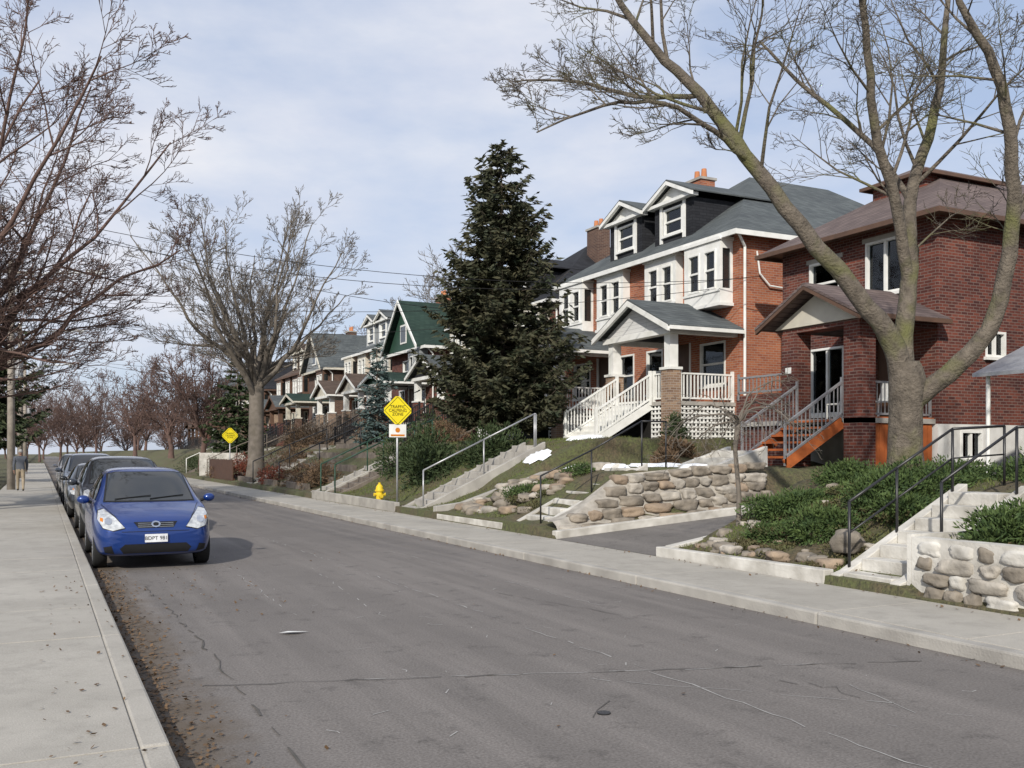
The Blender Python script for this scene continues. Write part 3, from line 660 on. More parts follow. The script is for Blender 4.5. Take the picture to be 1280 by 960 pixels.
        tr.box(x - .05, x + .06, y0 + .36, y0 + .5, zb, ze - .002); tr.box(x - .05, x + .06, y1 - .5, y1 - .36, zb, ze - .002)
        tr.box(x - .22, x + .1, y0 - .2, y1 + .2, ze, ze + .11)
        tr.prism([(x - .02, y0 - .1, ze + .11), (x - .02, ym, za - .12), (x - .02, y1 + .1, ze + .11)], (.12, 0, 0))
        s.gable('dormer_trim_' + trim, trim, x - .32, x - .2, y0 - .32, y1 + .32, ze + .1, za, .13)
        s.gable('dormer_roof', rmat, x - .3, x + depth + .6, y0 - .33, y1 + .33, ze + .16, za + .06, .05)
    def bay(s, x, y0, y1, z0, z1, pr=.45, mt='white', split=2):
        w = s.g('bay_' + mt, mt); f = x - pr; zz0 = z0 + .45; zz1 = z1 - .25; n = split; gp = .2; W = (y1 - y0 - gp * (n + 1)) / n
        ops = [(y0 + gp + k * (W + gp), y0 + gp + k * (W + gp) + W, zz0, zz1) for k in range(n)]
        wall(w, 'x', f, y0, y1, z0, z1, ops, .1)
        for o_ in ops: s.window('x', f, *o_, sill=False, full=R.random() < .75)
        so = (f + .1, x - .08, zz0, zz1); wall(w, 'y', y0, f, x, z0, z1, [so] if pr > .4 else [], .1)
        if pr > .4: put(s.g('side_glass', 'carglass'), 'y', y0, -.06, -.05, *so)
        wall(w, 'y', y1, f, x, z0, z1, [])
        w.box(f - .05, x, y0 - .05, y1 + .05, z0 - .1, z0 - .001); w.box(f - .06, x, y0 - .06, y1 + .06, z1 + .001, z1 + .1)
        put(w, 'x', f, .001, .04, y0 - .01, y1 + .01, zz0 - .1, zz0 - .03)
def balus(mb, p0, p1, h=.85, sp=.13, bw=.035):
    p0, p1 = V3(p0), V3(p1); U = V3((0, 0, 1)); L_ = (p1 - p0).length
    mb.beam(p0 + U * h, p1 + U * h, .07, .05); mb.beam(p0 + U * .1, p1 + U * .1, .05, .05)
    n = max(2, int(L_ / sp))
    for i in range(n + 1):
        p = p0.lerp(p1, i / n); w = bw if 0 < i < n else max(.05, bw * 2.4)
        mb.box(p.x - w / 2, p.x + w / 2, p.y - w / 2, p.y + w / 2, p.z + (.1 if 0 < i < n else -.1), p.z + h - .005 + (0 if 0 < i < n else .12))
def porch(H, x0, x1, y0, y1, g, fl, ze, za, pier='brick_tan', roof='shingle_grey', st=(None, None), lattice=True, stmat='white', pg='siding_white', tm='white'):
    P = H.g('porch_floor', 'concrete'); P.box(x0, x1 - .01, y0, y1, fl - .12, fl)
    pr = H.g('porch_piers', pier); c = H.g('porch_columns', tm)
    for y in (y0, y1 - .42):
        top = fl + .95
        pr.box(x0 - .02, x0 + .4, y - .01, y + .43, g - .3, top)
        H.g('porch_trim', tm).box(x0 - .06, x0 + .44, y - .05, y + .47, top, top + .08)
        c.prism([(x0 + .04, y + .05, top + .08), (x0 + .34, y + .05, top + .08), (x0 + .34, y + .35, top + .08), (x0 + .04, y + .35, top + .08)], (0, 0, ze - .17 - top - .08))
    D = H.g('porch_void', 'interior' if lattice else pier); D.box(x0 + .12, x1 - .02, y0 + .12, y1 - .1, g - .3, fl - .13)
    if lattice:
        l = H.g('lattice', 'white')
        for (ax, pl, a0, a1) in (('y', y0 + .05, x0 + .42, x1 - .05), ('x', x0 + .05, y0 + .44, st[0] or y1 - .44)):
            n = int((a1 - a0) / .14)
            for i in range(n + 1):
                aa = a0 + (a1 - a0) * i / max(1, n); put(l, ax, pl, 0, .02, aa - .03, aa + .03, g - .1, fl - .13)
            for j in range(int((fl - g) / .14)): zz = g + .05 + j * .14; put(l, ax, pl, .022, .04, a0, a1, zz - .03, zz + .03)
    t = H.g('porch_trim', tm)
    t.box(x0 - .08, x0 + .22, y0 - .1, y1 + .1, ze - .17, ze - .002); t.box(x0 + .22, x1 - .01, y0 - .1, y0 + .12, ze - .168, ze - .003); t.box(x0 + .22, x1 - .01, y1 - .12, y1 + .1, ze - .168, ze - .003)
    ym = (y0 + y1) / 2
    H.g('porch_gable', pg).prism([(x0 - .02, y0 - .05, ze), (x0 - .02, ym, za - .12), (x0 - .02, y1 + .05, ze)], (.1, 0, 0))
    H.gable('porch_trim', tm, x0 - .36, x0 - .26, y0 - .38, y1 + .38, ze + .02, za + .03, .17)
    H.gable('porch_roof', roof, x0 - .34, x1 - .005, y0 - .4, y1 + .4, ze + .05, za + .09, .06)
    t.box(x0 - .3, x1 - .02, y0 - .44, y0 - .36, ze - .1, ze + .01)
    r = H.g('porch_rails', stmat)
    balus(r, (x0 + .45, y0 + .1, fl), (x1 - .06, y0 + .1, fl), .85)
    if st[0]:
        if st[0] - y0 > .7: balus(r, (x0 + .1, y0 + .45, fl), (x0 + .1, st[0] - .03, fl))
        n = 7; run = 2.0; S = H.g('porch_stairs', 'white' if stmat == 'white' else 'wood_grey')
        for i in range(n):
            xx = x0 - run * (n - i) / n; zz = g + (fl - g) * (i + 1) / n * .96
            S.box(xx, xx + run / n + .03, st[0] + .06, st[1] - .06, zz - .05, zz); S.box(xx + run / n - .0, xx + run / n + .02, st[0] + .07, st[1] - .07, zz - .05, zz + (fl - g) / n - .06)
        for y in (st[0], st[1]):
            S.beam((x0 - run, y, g + .02), (x0 - .02, y, fl - .12), .05, .24)
            balus(r, (x0 - run + .02, y, g + .1), (x0 - .03, y, fl), .85)
def duplex(name, y0, uw, g, eave, ridge, brick, roof, dside, porch_roof, trim='white', X=19.5, detail=True, ridge_x=5, units=2, droof=None, bay='white', pg='siding_white', stm='white', style='dormer', tm='white'):
    y1 = y0 + uw * units; H = House(name, (X, y0, g)); fl = g + 1.25; w = H.g('walls', brick); fz = g + .75
    ops = []; xb = X + 11.5
    for u in range(units):
        a = y0 + u * uw; m_ = (lambda p, q: (a + p, a + q)) if u == 0 else (lambda p, q: (a + uw - q, a + uw - p))
        b1 = m_(.35, 2.2); b2 = m_(2.95, 4.8); z0 = eave - 2.25
        H.bay(X, b1[0], b1[1], z0 + .1, eave - .2, .5, bay)
        if style == 'dormer': H.bay(X, b2[0], b2[1], z0 + .1, eave - .2, .3, bay)
        else:
            wo = (b2[0] + .3, b2[1] - .4, z0 + .5, eave - .5); ops.append(wo); H.window('x', X, *wo, fr=trim)
        p = m_(.2, 3.8); ds = m_(2.5, 3.5)
        dr = (ds[0], ds[1], fl, fl + 2.1); wn = m_(.7, 2.0)
        wn = (wn[0], wn[1], fl + .6, fl + 2.0); gw = m_(4.1, 5.1); gw = (gw[0], gw[1], fl + .5, fl + 2.05)
        ops += [dr, wn, gw]
        H.window('x', X, *wn, fr=trim); H.window('x', X, *gw, fr=trim)
        put(H.g('door', 'wood_door'), 'x', X, -.1, -.05, dr[0], dr[1], dr[2], dr[3])
        put(H.g('door_trim', trim), 'x', X, -.04, .03, dr[0] - .0, dr[0] + .07, dr[2], dr[3]); put(H.g('door_trim', trim), 'x', X, -.04, .03, dr[1] - .07, dr[1], dr[2], dr[3])
        sy = m_(1.2, 3.1)
        porch(H, X - 2.5, X, p[0], p[1], g, fl, fl + 2.2, fl + (3.2 if style == 'dormer' else 2.8), pier='brick_tan' if brick == 'brick_red' else brick, roof=porch_roof, st=sy, lattice=detail, pg=pg, stmat=stm, tm=tm)
        if style == 'dormer':
            dm = m_(2.9, 5.1)
            H.dormer(X + .35, dm[0], dm[1], eave + .55, eave + 1.85, eave + 2.6, droof or roof, side=dside, trim=trim)
        else:
            gy = (a + .5, a + uw - .5); za = eave + 2.9; ym = (gy[0] + gy[1]) / 2
            H.gable('gable_roof', roof, X - .75, X + 6, gy[0] - .35, gy[1] + .35, eave + .05, za, .12)
            H.gable('gable_bargeboard', tm, X - .82, X - .755, gy[0] - .36, gy[1] + .36, eave + .04, za + .01, .22)
            H.g('gable_front', dside).prism([(X - .4, gy[0], eave - .05), (X - .4, ym, za - .18), (X - .4, gy[1], eave - .05)], (.3, 0, 0))
            put(H.g('gable_window_frame', 'white'), 'x', X - .4, .003, .04, ym - .5, ym + .5, eave + .4, eave + 1.5)
            put(H.g('gable_window_glass', 'carglass'), 'x', X - .4, .042, .05, ym - .4, ym + .4, eave + .5, eave + 1.4)
    wall(w, 'x', X, y0, y1, fz, eave, ops)
    wall(H.g('foundation', 'concrete'), 'x', X, y0, y1, g - .5, fz, [])
    sw = [(X + 3.2, X + 4.1, fl + .9, fl + 2.0)]
    wall(w, 'y', y0, X, xb, fz, eave, sw); H.window('y', y0, *sw[0], cur=False)
    wall(H.g('foundation', 'concrete'), 'y', y0, X, xb, g - .5, fz, [(X + 1.0, X + 1.9, g + .1, g + .6)]); H.window('y', y0, X + 1.0, X + 1.9, g + .1, g + .6, cur=False, midrail=False, mull=2)
    wall(w, 'y', y1, X, xb, g - .5, eave, []); wall(w, 'x', xb, y0, y1, g - .5, eave, [])
    H.hip('roof', roof, X - .45, xb + .4, y0 - .35, y1 + .35, eave, X + ridge_x, X + 9, ridge, trim=tm)
    c = H.g('chimney', 'brick_red' if brick == 'brick_red' else 'brick_brown'); cy = y0 + uw * units * (.68 if units == 2 and X == 19.5 else .3); c.box(X + 4.2, X + 4.9, cy, cy + 1.0, eave + 1, ridge + .35)
    cc = H.g('chimney_cap', 'concrete'); cc.box(X + 4.14, X + 4.96, cy - .06, cy + 1.06, ridge + .35, ridge + .45)
    for k in (.25, .7): H.g('chimney_pots', 'clay').cyl((X + 4.55, cy + k, ridge + .44), (X + 4.55, cy + k, ridge + .85), .13, .10)
    d = H.g('downpipe', 'white'); d.cyl((X + .12, y0 - .08, g + .3), (X + .12, y0 - .08, eave - .45), .045, n=8); d.cyl((X + .12, y0 - .08, eave - .45), (X - .3, y0 - .3, eave - .12), .045, n=8)
    return H
H = duplex('brick_house', 23.6, 5.5, 2.02, 8.55, 12.3, 'brick_red', 'shingle_grey', 'shingle_dark', 'shingle_grey', droof='shingle_grey')
c = H.g('conduit', 'white')
pp = [V3((20.1, 23.52, 8.0)), V3((20.2, 23.5, 7.3)), V3((20.6, 23.5, 6.95)), V3((21.6, 23.52, 6.9))]
for a, b_ in zip(pp, pp[1:]): c.cyl(a, b_, .03, n=8)
H.done()
D_ = dict
for a, k in (((36.4, 5.4, 2.1, 8.3, 12.2, 'brick_dark', 'shingle_dark', 'shingle_dark', 'shingle_grey'), D_(X=19.9, bay='cream', pg='shingle_dark', stm='black_metal')),
    ((49.4, 6.4, 2.1, 7.6, 10.6, 'brick_dark', 'shingle_green', 'green', 'shingle_green'), D_(X=19.3, style='gable', units=1, bay='siding_grey', pg='green', stm='black_metal')),
    ((57.2, 5.3, 2.2, 8.6, 11.9, 'brick_red', 'shingle_grey', 'siding_grey', 'shingle_brown'), D_(X=20.2, bay='cream', pg='cream', stm='wood_grey')),
    ((69.6, 6.3, 2.0, 8.0, 11.0, 'brick_brown', 'shingle_grey', 'siding_grey', 'shingle_green'), D_(X=19.3, style='gable', units=1, bay='brown', pg='green', stm='black_metal', tm='cream')),
    ((77.6, 5.2, 1.9, 8.4, 11.8, 'brick_dark', 'shingle_brown', 'shingle_brown', 'shingle_grey'), D_(X=19.8, bay='brown', pg='brown', stm='black_metal', tm='brown', trim='cream')),
    ((90, 6.2, 1.8, 7.6, 10.6, 'brick_tan', 'shingle_dark', 'brown', 'shingle_brown'), D_(X=19.2, style='gable', units=1, bay='brown', pg='brown', stm='wood_grey', tm='brown')),
    ((98, 5.2, 1.6, 7.9, 11.0, 'brick_brown', 'shingle_brown', 'shingle_dark', 'shingle_brown'), D_(X=19.8, bay='cream', pg='brown', stm='black_metal', tm='brown')),
    ((110.5, 6.2, 1.5, 7.4, 10.4, 'brick_dark', 'shingle_grey', 'cream', 'shingle_brown'), D_(X=19.2, style='gable', units=1, bay='brown', pg='cream', stm='black_metal', tm='brown')),
    ((118.5, 5.2, 1.4, 7.2, 10.2, 'brick_brown', 'shingle_brown', 'shingle_brown', 'shingle_brown'), D_(bay='brown', pg='brown', stm='black_metal', tm='brown'))):
    duplex('brick_house', *a, detail=False, **k).done()
X = 19.5; H = House('brick_house', (X, 16.3, 1.3)); y0, y1 = 16.3, 21.7; g = 1.3; ev = 7.5; xb = 31
w = H.g('walls', 'brick_dark')
ops = [(17.3, 18.55, 5.8, 7.2), (19.45, 20.6, 5.8, 7.0), (19.3, 20.6, 2.75, 4.6), (17.2, 18.2, 2.56, 4.65)]
wall(w, 'x', X, y0, y1, 2.4, ev, ops)
H.window('x', X, *ops[0], mull=2, midrail=False, full=False); H.window('x', X, *ops[1], full=True); H.window('x', X, *ops[2], mull=2, midrail=False)
put(H.g('door', 'wood_door'), 'x', X, -.1, -.05, 17.2, 18.2, 2.56, 4.65)
for o_ in ops[:2]: put(H.g('stone_lintels', 'concrete'), 'x', X, -.05, .03, o_[0] - .1, o_[1] + .1, o_[3] + .002, o_[3] + .12)
sops = [(21.2, 21.95, 4.1, 4.75), (25, 26, 4.1, 5.2), (24, 25, 5.9, 7.0)]
wall(w, 'y', y0, X, xb, 2.4, ev, sops)
for o_ in sops: H.window('y', y0, *o_, cur=False, mull=2, midrail=False)
bo = [(20.3, 21.1, 1.55, 2.25), (23, 23.8, 1.55, 2.25)]
wall(H.g('foundation', 'foundation'), 'y', y0, X, xb, .4, 2.4, bo)
for o_ in bo: H.window('y', y0, *o_, midrail=False, cur=False, mull=2)
wall(H.g('foundation', 'foundation'), 'x', X, y0, y1, .4, 2.4, []); wall(w, 'y', y1, X, xb, .4, ev, []); wall(w, 'x', xb, y0, y1, .4, ev, [])
H.hip('roof', 'shingle_mauve', X - .55, xb + .5, y0 - .5, y1 + .45, ev, X + 3.3, X + 8.5, 9.7, trim='brown', fh=.13)
dm = H.g('attic_dormer', 'brick_dark'); dm.box(21.3, 24, 18.2, 20.0, 7.8, 9.25)
H.hip('attic_dormer_roof', 'shingle_mauve', 21.1, 24.2, 18.0, 20.2, 9.25, 22.2, 23.2, 9.75, trim='brown', fh=.1)
p0, p1 = 16.35, 18.95; px = 17.0; fl = 2.52; ze = 4.85; za = 5.7
H.g('porch_floor', 'concrete').box(px, X - .01, p0, p1 + 1.9, fl - .12, fl)
pr = H.g('porch_piers', 'brick_dark'); pr.box(px, px + .5, p0, p0 + .5, 1.0, ze - .15); pr.box(px, px + .5, p1 - .5, p1, 1.0, ze - .15); pr.box(px + .1, px + .35, p1 + .003, p1 + 1.9, 1.0, 3.25)
skirt = H.g('porch_skirt', 'orange')
for k in range(12): skirt.box(px + .52 + k * .16, px + .52 + k * .16 + .15, p0 + .05, p0 + .09, 1.1, fl - .13)
skirt.box(px + .51, X - .02, p0 + .03, p0 + .1, fl - .125, fl + .03)
H.gable('porch_roof', 'shingle_mauve', px - .5, X - .005, p0 - .45, p1 + .45, ze + .05, za + .1, .07)
H.gable('porch_trim', 'brown', px - .5, px - .42, p0 - .43, p1 + .43, ze - .03, za + .02, .09)
H.g('porch_gable', 'cream').prism([(px - .05, p0 - .2, ze - .02), (px - .05, (p0 + p1) / 2, za - .12), (px - .05, p1 + .2, ze - .02)], (.1, 0, 0))
H.g('porch_gutter', 'brown').box(px - .4, X - .02, p0 - .5, p0 - .4, ze - .08, ze + .02)
tr = H.g('porch_beam', 'brick_dark'); tr.box(px + .02, px + .48, p0 + .02, p1 - .02, ze - .15, ze - .03); tr.box(px + .48, X - .01, p0 + .03, p0 + .3, ze - .15, ze - .02)
rl = H.g('porch_rails', 'grey_metal')
balus(rl, (px + .55, p0 + .12, fl), (X - .06, p0 + .12, fl), .85, .12, .02)
S = H.g('porch_stairs', 'orange'); n = 6; run = 1.75; sy0, sy1 = 16.92, 18.35
for i in range(n):
    xx = px - run * (n - i) / n; zz = 1.45 + (fl - 1.45) * (i + 1) / n * .97; S.box(xx, xx + run / n + .03, sy0, sy1, zz - .05, zz)
for y in (sy0 - .03, sy1 + .03):
    S.beam((px - run, y, 1.42), (px, y, fl - .1), .05, .26); balus(rl, (px - run, y, 1.5), (px - .02, y, fl), .85, .14, .02)
balus(rl, (px + .1, sy1 + .5, fl + .7), (px + .1, p1 + 1.8, fl + .7), .5, .14, .02)
H.g('house_number', 'white').box(px - .02, px - .005, 18.6, 18.8, 3.7, 3.85)
# things on the porch: two folding chairs and a planter
ch = H.g('porch_chairs', 'white')
for yy in (17.0, 18.3):
    ch.box(18.3, 18.75, yy, yy + .45, fl + .42, fl + .45); ch.beam((18.75, yy + .22, fl + .44), (18.92, yy + .22, fl + .95), .42, .03)
    for ax_ in (18.32, 18.72):
        for ay in (yy + .02, yy + .43): ch.cyl((ax_, ay, fl), (ax_, ay, fl + .42), .015, n=6)
H.g('planter', 'clay').cyl((17.75, 16.75, fl + .003), (17.75, 16.75, fl + .35), .14, .19, n=16)
H.done()
H = House('brick_house', (X, 4, 1.3)); w = H.g('walls', 'brick_dark'); y0, y1 = 3.5, 11.3
nw = [(5, 6.4, 5.7, 7), (8, 9.4, 5.7, 7), (8, 9.6, 3, 4.6)]
wall(w, 'x', X, y0, y1, .8, 7.5, nw)
for o_ in nw: H.window('x', X, *o_)
wall(w, 'y', y0, X, 31, .8, 7.5, []); wall(w, 'y', y1, X, 31, .8, 7.5, []); wall(w, 'x', 31, y0, y1, .8, 7.5, [])
H.hip('roof', 'shingle_brown', X - .5, 31.5, y0 - .5, y1 + .5, 7.5, X + 4, X + 8, 10, trim='brown')
H.g('awning', 'grey_metal').prism([(16.4, 6, 3.25), (19.48, 6, 4.5), (19.48, 6, 4.43), (16.4, 6, 3.18)], (0, 6.9, 0))
for y in (6.1, 12.7): H.g('awning_posts', 'white').cyl((16.6, y, 1.2), (16.6, y, 3.24), .04)
H.done()

# ------------------------------------------------------------------ wooden terraces down the street
def terrace(name, y, mt, n=5):
    e = empty(name, (9, y, .2)); mb = MB()
    for i in range(n):
        x = 8.9 + i * .9; z = tz(x, y) + .12; mb.box(x, x + .16, y, y + 3.2, z - .4, z + .12)
    mb.obj('timbers', mt, e)
for y in (35.5, 41, 46): terrace('timber_terrace', y, M['wood_grey'])
for i, (y, c) in enumerate(((31.6, 'green'), (33.4, 'green'), (40, 'black_metal'), (45.4, 'black_metal'), (52, 'wood_grey'), (59, 'wood_grey'), (68, 'white'))):
    stairs('garden_steps', 8.8, 12.8, y, y + 1, .12, 1.95, 10, M['concrete'] if i % 2 else M['wood_grey'])
    rail('stair_railing', [(8.9, y - .05, .4), (10.6, y - .05, 1.2), (12.4, y - .05, 1.95)], M[c], .9, .025)
mb = MB()
for k in range(46): mb.box(8.7, 8.74, 49.5 + k * .16, 49.64 + k * .16, .1, 1.35 + R.uniform(-.02, .02))
mb.box(8.75, 8.82, 49.5, 57, 1.1, 1.2); mb.box(8.75, 8.82, 49.5, 57, .3, .4); mb.obj('wooden_fence', M['wood_door'])
mb = MB(); mb.box(8.7, 12.4, 60.5, 60.7, .1, 1.7); mb.obj('concrete_retaining_wall', M['concrete_white'])

# ------------------------------------------------------------------ cars
def car(name, loc, paintc, kind='hatch', s=(1, 1, 1)):
    e = empty(name, loc)
    if kind == 'hatch':
        ST = [(0.0, .56, .30, .56, .62, .40), (0.05, .70, .22, .66, .71, .52), (.22, .79, .19, .77, .82, .62), (.52, .83, .19, .87, .91, .68), (.80, .84, .19, .92, .97, .70), (.92, .84, .19, .93, 1.02, .69), (1.60, .845, .19, .95, 1.45, .595), (1.8, .845, .19, .955, 1.495, .59), (2.4, .845, .19, .97, 1.52, .585), (3.0, .84, .19, .99, 1.49, .57), (3.35, .82, .2, 1.0, 1.42, .55), (3.6, .78, .22, .98, 1.12, .56), (3.70, .72, .26, .85, .95, .55), (3.75, .6, .32, .7, .78, .45)]
        wf, wr_, wrad = .70, 3.12, .30
        ws = [(-.63, .995), (.63, .995), (.54, 1.40), (.42, 1.43), (-.42, 1.43), (-.54, 1.40)]
        sw = [[(1.22, 1.0), (2.25, 1.02), (2.25, 1.40), (1.85, 1.385), (1.50, 1.23)], [(2.32, 1.02), (3.05, 1.05), (3.18, 1.18), (3.0, 1.38), (2.32, 1.41)]]
        hl = [(.42, .635), (.58, .60), (.70, .64), (.765, .76), (.75, .87), (.67, .89), (.54, .78)]
        gr = [(-.30, .715), (.30, .715), (.24, .63), (-.24, .63)]
    else:
        ST = [(0.0, .58, .30, .55, .62, .42), (0.05, .74, .22, .64, .70, .55), (.25, .83, .19, .74, .80, .66), (.7, .87, .18, .82, .89, .72), (1.15, .88, .18, .87, .95, .74), (1.28, .88, .18, .88, 1.0, .73), (2.0, .88, .18, .92, 1.36, .60), (2.2, .88, .18, .925, 1.41, .59), (2.8, .88, .18, .94, 1.43, .585), (3.3, .88, .18, .95, 1.38, .58), (3.95, .86, .2, .96, 1.06, .66), (4.3, .83, .22, .94, 1.0, .66), (4.5, .76, .26, .8, .92, .58), (4.56, .62, .32, .66, .76, .48)]
        wf, wr_, wrad = .88, 3.6, .32
        ws = [(-.62, 1.0), (.62, 1.0), (.53, 1.31), (.42, 1.335), (-.42, 1.335), (-.53, 1.31)]
        sw = [[(1.65, .97), (2.6, .98), (2.6, 1.33), (2.2, 1.31), (1.95, 1.2)], [(2.68, .98), (3.5, 1.0), (3.45, 1.12), (3.2, 1.29), (2.68, 1.33)]]
        hl = [(.38, .60), (.60, .58), (.76, .64), (.80, .72), (.70, .755), (.45, .70)]
        gr = [(-.33, .70), (.33, .70), (.27, .57), (-.27, .57)]
    sx, sy, sz = s
    V = []; F = []
    for (y, w, zb, zt, zr, wr) in ST:
        h = [(0, zb), (.8 * w, zb), (.95 * w, zb + .05), (1.0 * w, zb + .42 * (zt - zb)), (.995 * w, zb + .7 * (zt - zb)), (.95 * w, zt), ((.93 * w + wr) / 2 + .012, (zt + zr - .04) / 2), (wr, zr - .055), (wr * .75, zr - .012), (wr * .3, zr), ]
        V += [V3((x, y, z)) for x, z in h] + [V3((-x, y, z)) for x, z in h[::-1] if x > 0]
    n = len(h) * 2 - 1
    for i in range(len(ST) - 1):
        for j in range(n):
            a = i * n + j; b_ = i * n + (j + 1) % n; F.append((a, a + n, b_ + n, b_))
    F.append(tuple(range(n))); F.append(tuple(range((len(ST) - 1) * n, len(ST) * n))[::-1])
    pm = paint(name + '_paint', paintc)
    me = bpy.data.meshes.new('b'); me.from_pydata([tuple(v) for v in V], [], F); me.materials.append(pm); me.materials.append(M['black_plastic'])
    ob = bpy.data.objects.new('tmp', me); COL.objects.link(ob)
    bm = bmesh.new(); bm.from_mesh(me); bmesh.ops.recalc_face_normals(bm, faces=bm.faces); bm.to_mesh(me); bm.free()
    ob.modifiers.new('s', 'SUBSURF').levels = 3; ob.modifiers['s'].render_levels = 3
    dg = bpy.context.evaluated_depsgraph_get(); me2 = bpy.data.meshes.new_from_object(ob.evaluated_get(dg))
    ob.modifiers.clear(); ob.data = me2
    bv = BVHTree.FromPolygons([v.co.copy() for v in me2.vertices], [list(p.vertices) for p in me2.polygons])
    cut = MB()
    for yy in (wf, wr_):
        for sd in (-1, 1): cut.cyl((sd * .56, yy, wrad), (sd * 1.2, yy, wrad), wrad + .055, n=36)
    co = cut.obj('cut', pm); co.data.materials.append(M['black_plastic']); co.data.polygons.foreach_set('material_index', [1] * len(co.data.polygons))
    md = ob.modifiers.new('b', 'BOOLEAN'); md.object = co; md.operation = 'DIFFERENCE'; md.solver = 'EXACT'
    bpy.context.view_layer.update(); dg = bpy.context.evaluated_depsgraph_get(); me3 = bpy.data.meshes.new_from_object(ob.evaluated_get(dg))
    ob.modifiers.clear(); ob.data = me3; bpy.data.objects.remove(co)
    for p in me3.polygons: p.use_smooth = (p.material_index == 0)
    ob.name = 'body'; me3.name = 'body'; ob.parent = e; ob.scale = s
    def fin(o):
        o.parent = e; o.scale = s; return o
    def patch(nm, poly, face, mt, off=.006, cuts=5):
        bm = bmesh.new()
        if face in 'FB': vs = [bm.verts.new((x, 0, z)) for x, z in poly]
        else: vs = [bm.verts.new((0, y, z)) for y, z in poly]
        bm.faces.new(vs); bmesh.ops.triangulate(bm, faces=bm.faces[:]); bmesh.ops.subdivide_edges(bm, edges=bm.edges[:], cuts=cuts, use_grid_fill=True)
        for v in bm.verts:
            if face == 'F': o_, d = V3((v.co.x, -3, v.co.z)), V3((0, 1, 0))
            elif face == 'B': o_, d = V3((v.co.x, 8, v.co.z)), V3((0, -1, 0))
            elif face == 'L': o_, d = V3((-3, v.co.y, v.co.z)), V3((1, 0, 0))
            else: o_, d = V3((3, v.co.y, v.co.z)), V3((-1, 0, 0))
            hit, nn, _, _ = bv.ray_cast(o_, d)
            if hit:
                if nn.dot(d) > 0: nn = -nn
                v.co = hit + nn * off
        bmesh.ops.recalc_face_normals(bm, faces=bm.faces)
        m_ = bpy.data.meshes.new(nm); bm.to_mesh(m_); bm.free(); m_.materials.append(mt); m_.polygons.foreach_set('use_smooth', [True] * len(m_.polygons))
        o = bpy.data.objects.new(nm, m_); COL.objects.link(o); return fin(o)
    gl = M['carglass']
    wsb = [(x * 1.05, z + (.012 if z > 1.2 else -.015)) for x, z in ws]
    patch('windscreen_seal', wsb, 'F', M['black_plastic'], .004, 7); patch('windscreen', ws, 'F', gl, .009, 7)
    for k, p in enumerate(sw):
        for fc in 'LR': patch('side_window', p, fc, gl, .007)
    rwz = (1.08, 1.36) if kind == 'hatch' else (1.05, 1.3)
    patch('rear_window', [(-.5, rwz[0]), (.5, rwz[0]), (.45, rwz[1]), (-.45, rwz[1])], 'B', gl, .008)
    for sg in (-1, 1):
        patch('headlamp_surround', [(x * sg + (.010 * sg if x > .6 else -.010 * sg), z + (.010 if z > .7 else -.010)) for x, z in hl], 'F', M['black_plastic'], .004)
        patch('headlamp', [(x * sg, z) for x, z in hl], 'F', M['headlamp'], .009)
        cx, cz = sum(p[0] for p in hl) / len(hl) * sg, sum(p[1] for p in hl) / len(hl)
        patch('headlamp_bulb', [(cx + .05 * math.cos(t * .628), cz - .01 + .05 * math.sin(t * .628)) for t in range(10)], 'F', M['chrome'], .014, 1)
        patch('indicator', [(sg * .70, .72), (sg * .735, .74), (sg * .73, .78), (sg * .70, .77)], 'F', M['amber'], .012, 2)
        patch('fog_recess', [(sg * .56, .26), (sg * .68, .28), (sg * .70, .36), (sg * .60, .38)], 'F', M['black_plastic'], .006, 3)
        patch('hood_seam', [(sg * .52, .785), (sg * .53, .785), (sg * .70, .955), (sg * .69, .955)], 'F', M['black_plastic'], .003, 4)
        patch('tail_lamp', [(sg * .55, .75), (sg * .70, .75), (sg * .66, .98), (sg * .55, .98)], 'B', M['red_lens'], .01, 3)
        fs = 'R' if sg > 0 else 'L'
        b0 = sw[0][1][0] + .03
        for yy in (sw[0][0][0] - .02, b0, sw[1][1][0] - .02): patch('door_seam', [(yy, .3), (yy + .012, .3), (yy + .012, .97), (yy, .97)], fs, M['black_plastic'], .004, 4)
        patch('door_handle', [(b0 - .22, .83), (b0 - .05, .83), (b0 - .05, .86), (b0 - .22, .86)], fs, M['black_plastic'], .02, 2)
        patch('sill_trim', [(wf + .42, .26), (wr_ - .42, .26), (wr_ - .42, .285), (wf + .42, .285)], fs, M['black_plastic'], .006, 5)
    patch('grille', gr, 'F', M['black_plastic'], .006)
    for k in range(3): zz = .64 + k * .025 if kind == 'hatch' else .59 + k * .035; patch('grille_bar', [(-.24, zz), (.24, zz), (.245, zz + .006), (-.245, zz + .006)], 'F', M['alloy'], .012, 3)
    ez = .676 if kind == 'hatch' else .63
    patch('emblem', [(.065 * math.cos(t * .524), ez + .042 * math.sin(t * .524)) for t in range(12)], 'F', M['chrome'], .02, 1)
    patch('emblem_centre', [(.04 * math.cos(t * .524), ez + .022 * math.sin(t * .524)) for t in range(12)], 'F', M['black_plastic'], .023, 1)
    patch('lower_intake', [(-.44, .26), (.44, .26), (.49, .33), (.42, .395), (-.42, .395), (-.49, .33)], 'F', M['black_plastic'], .006)
    patch('bumper_seam', [(-.66, .575), (.66, .575), (.66, .583), (-.66, .583)], 'F', M['black_plastic'], .004)
    mb = MB(); mb.box(-.155, .155, -.035, -.02, .42, .54); fin(mb.obj('licence_plate', M['plate']))
    cu = bpy.data.curves.new('plate_text', 'FONT'); cu.body = 'BDPT 981'; cu.size = .075; cu.align_x = 'CENTER'; cu.extrude = .001; cu.materials.append(M['ink'])
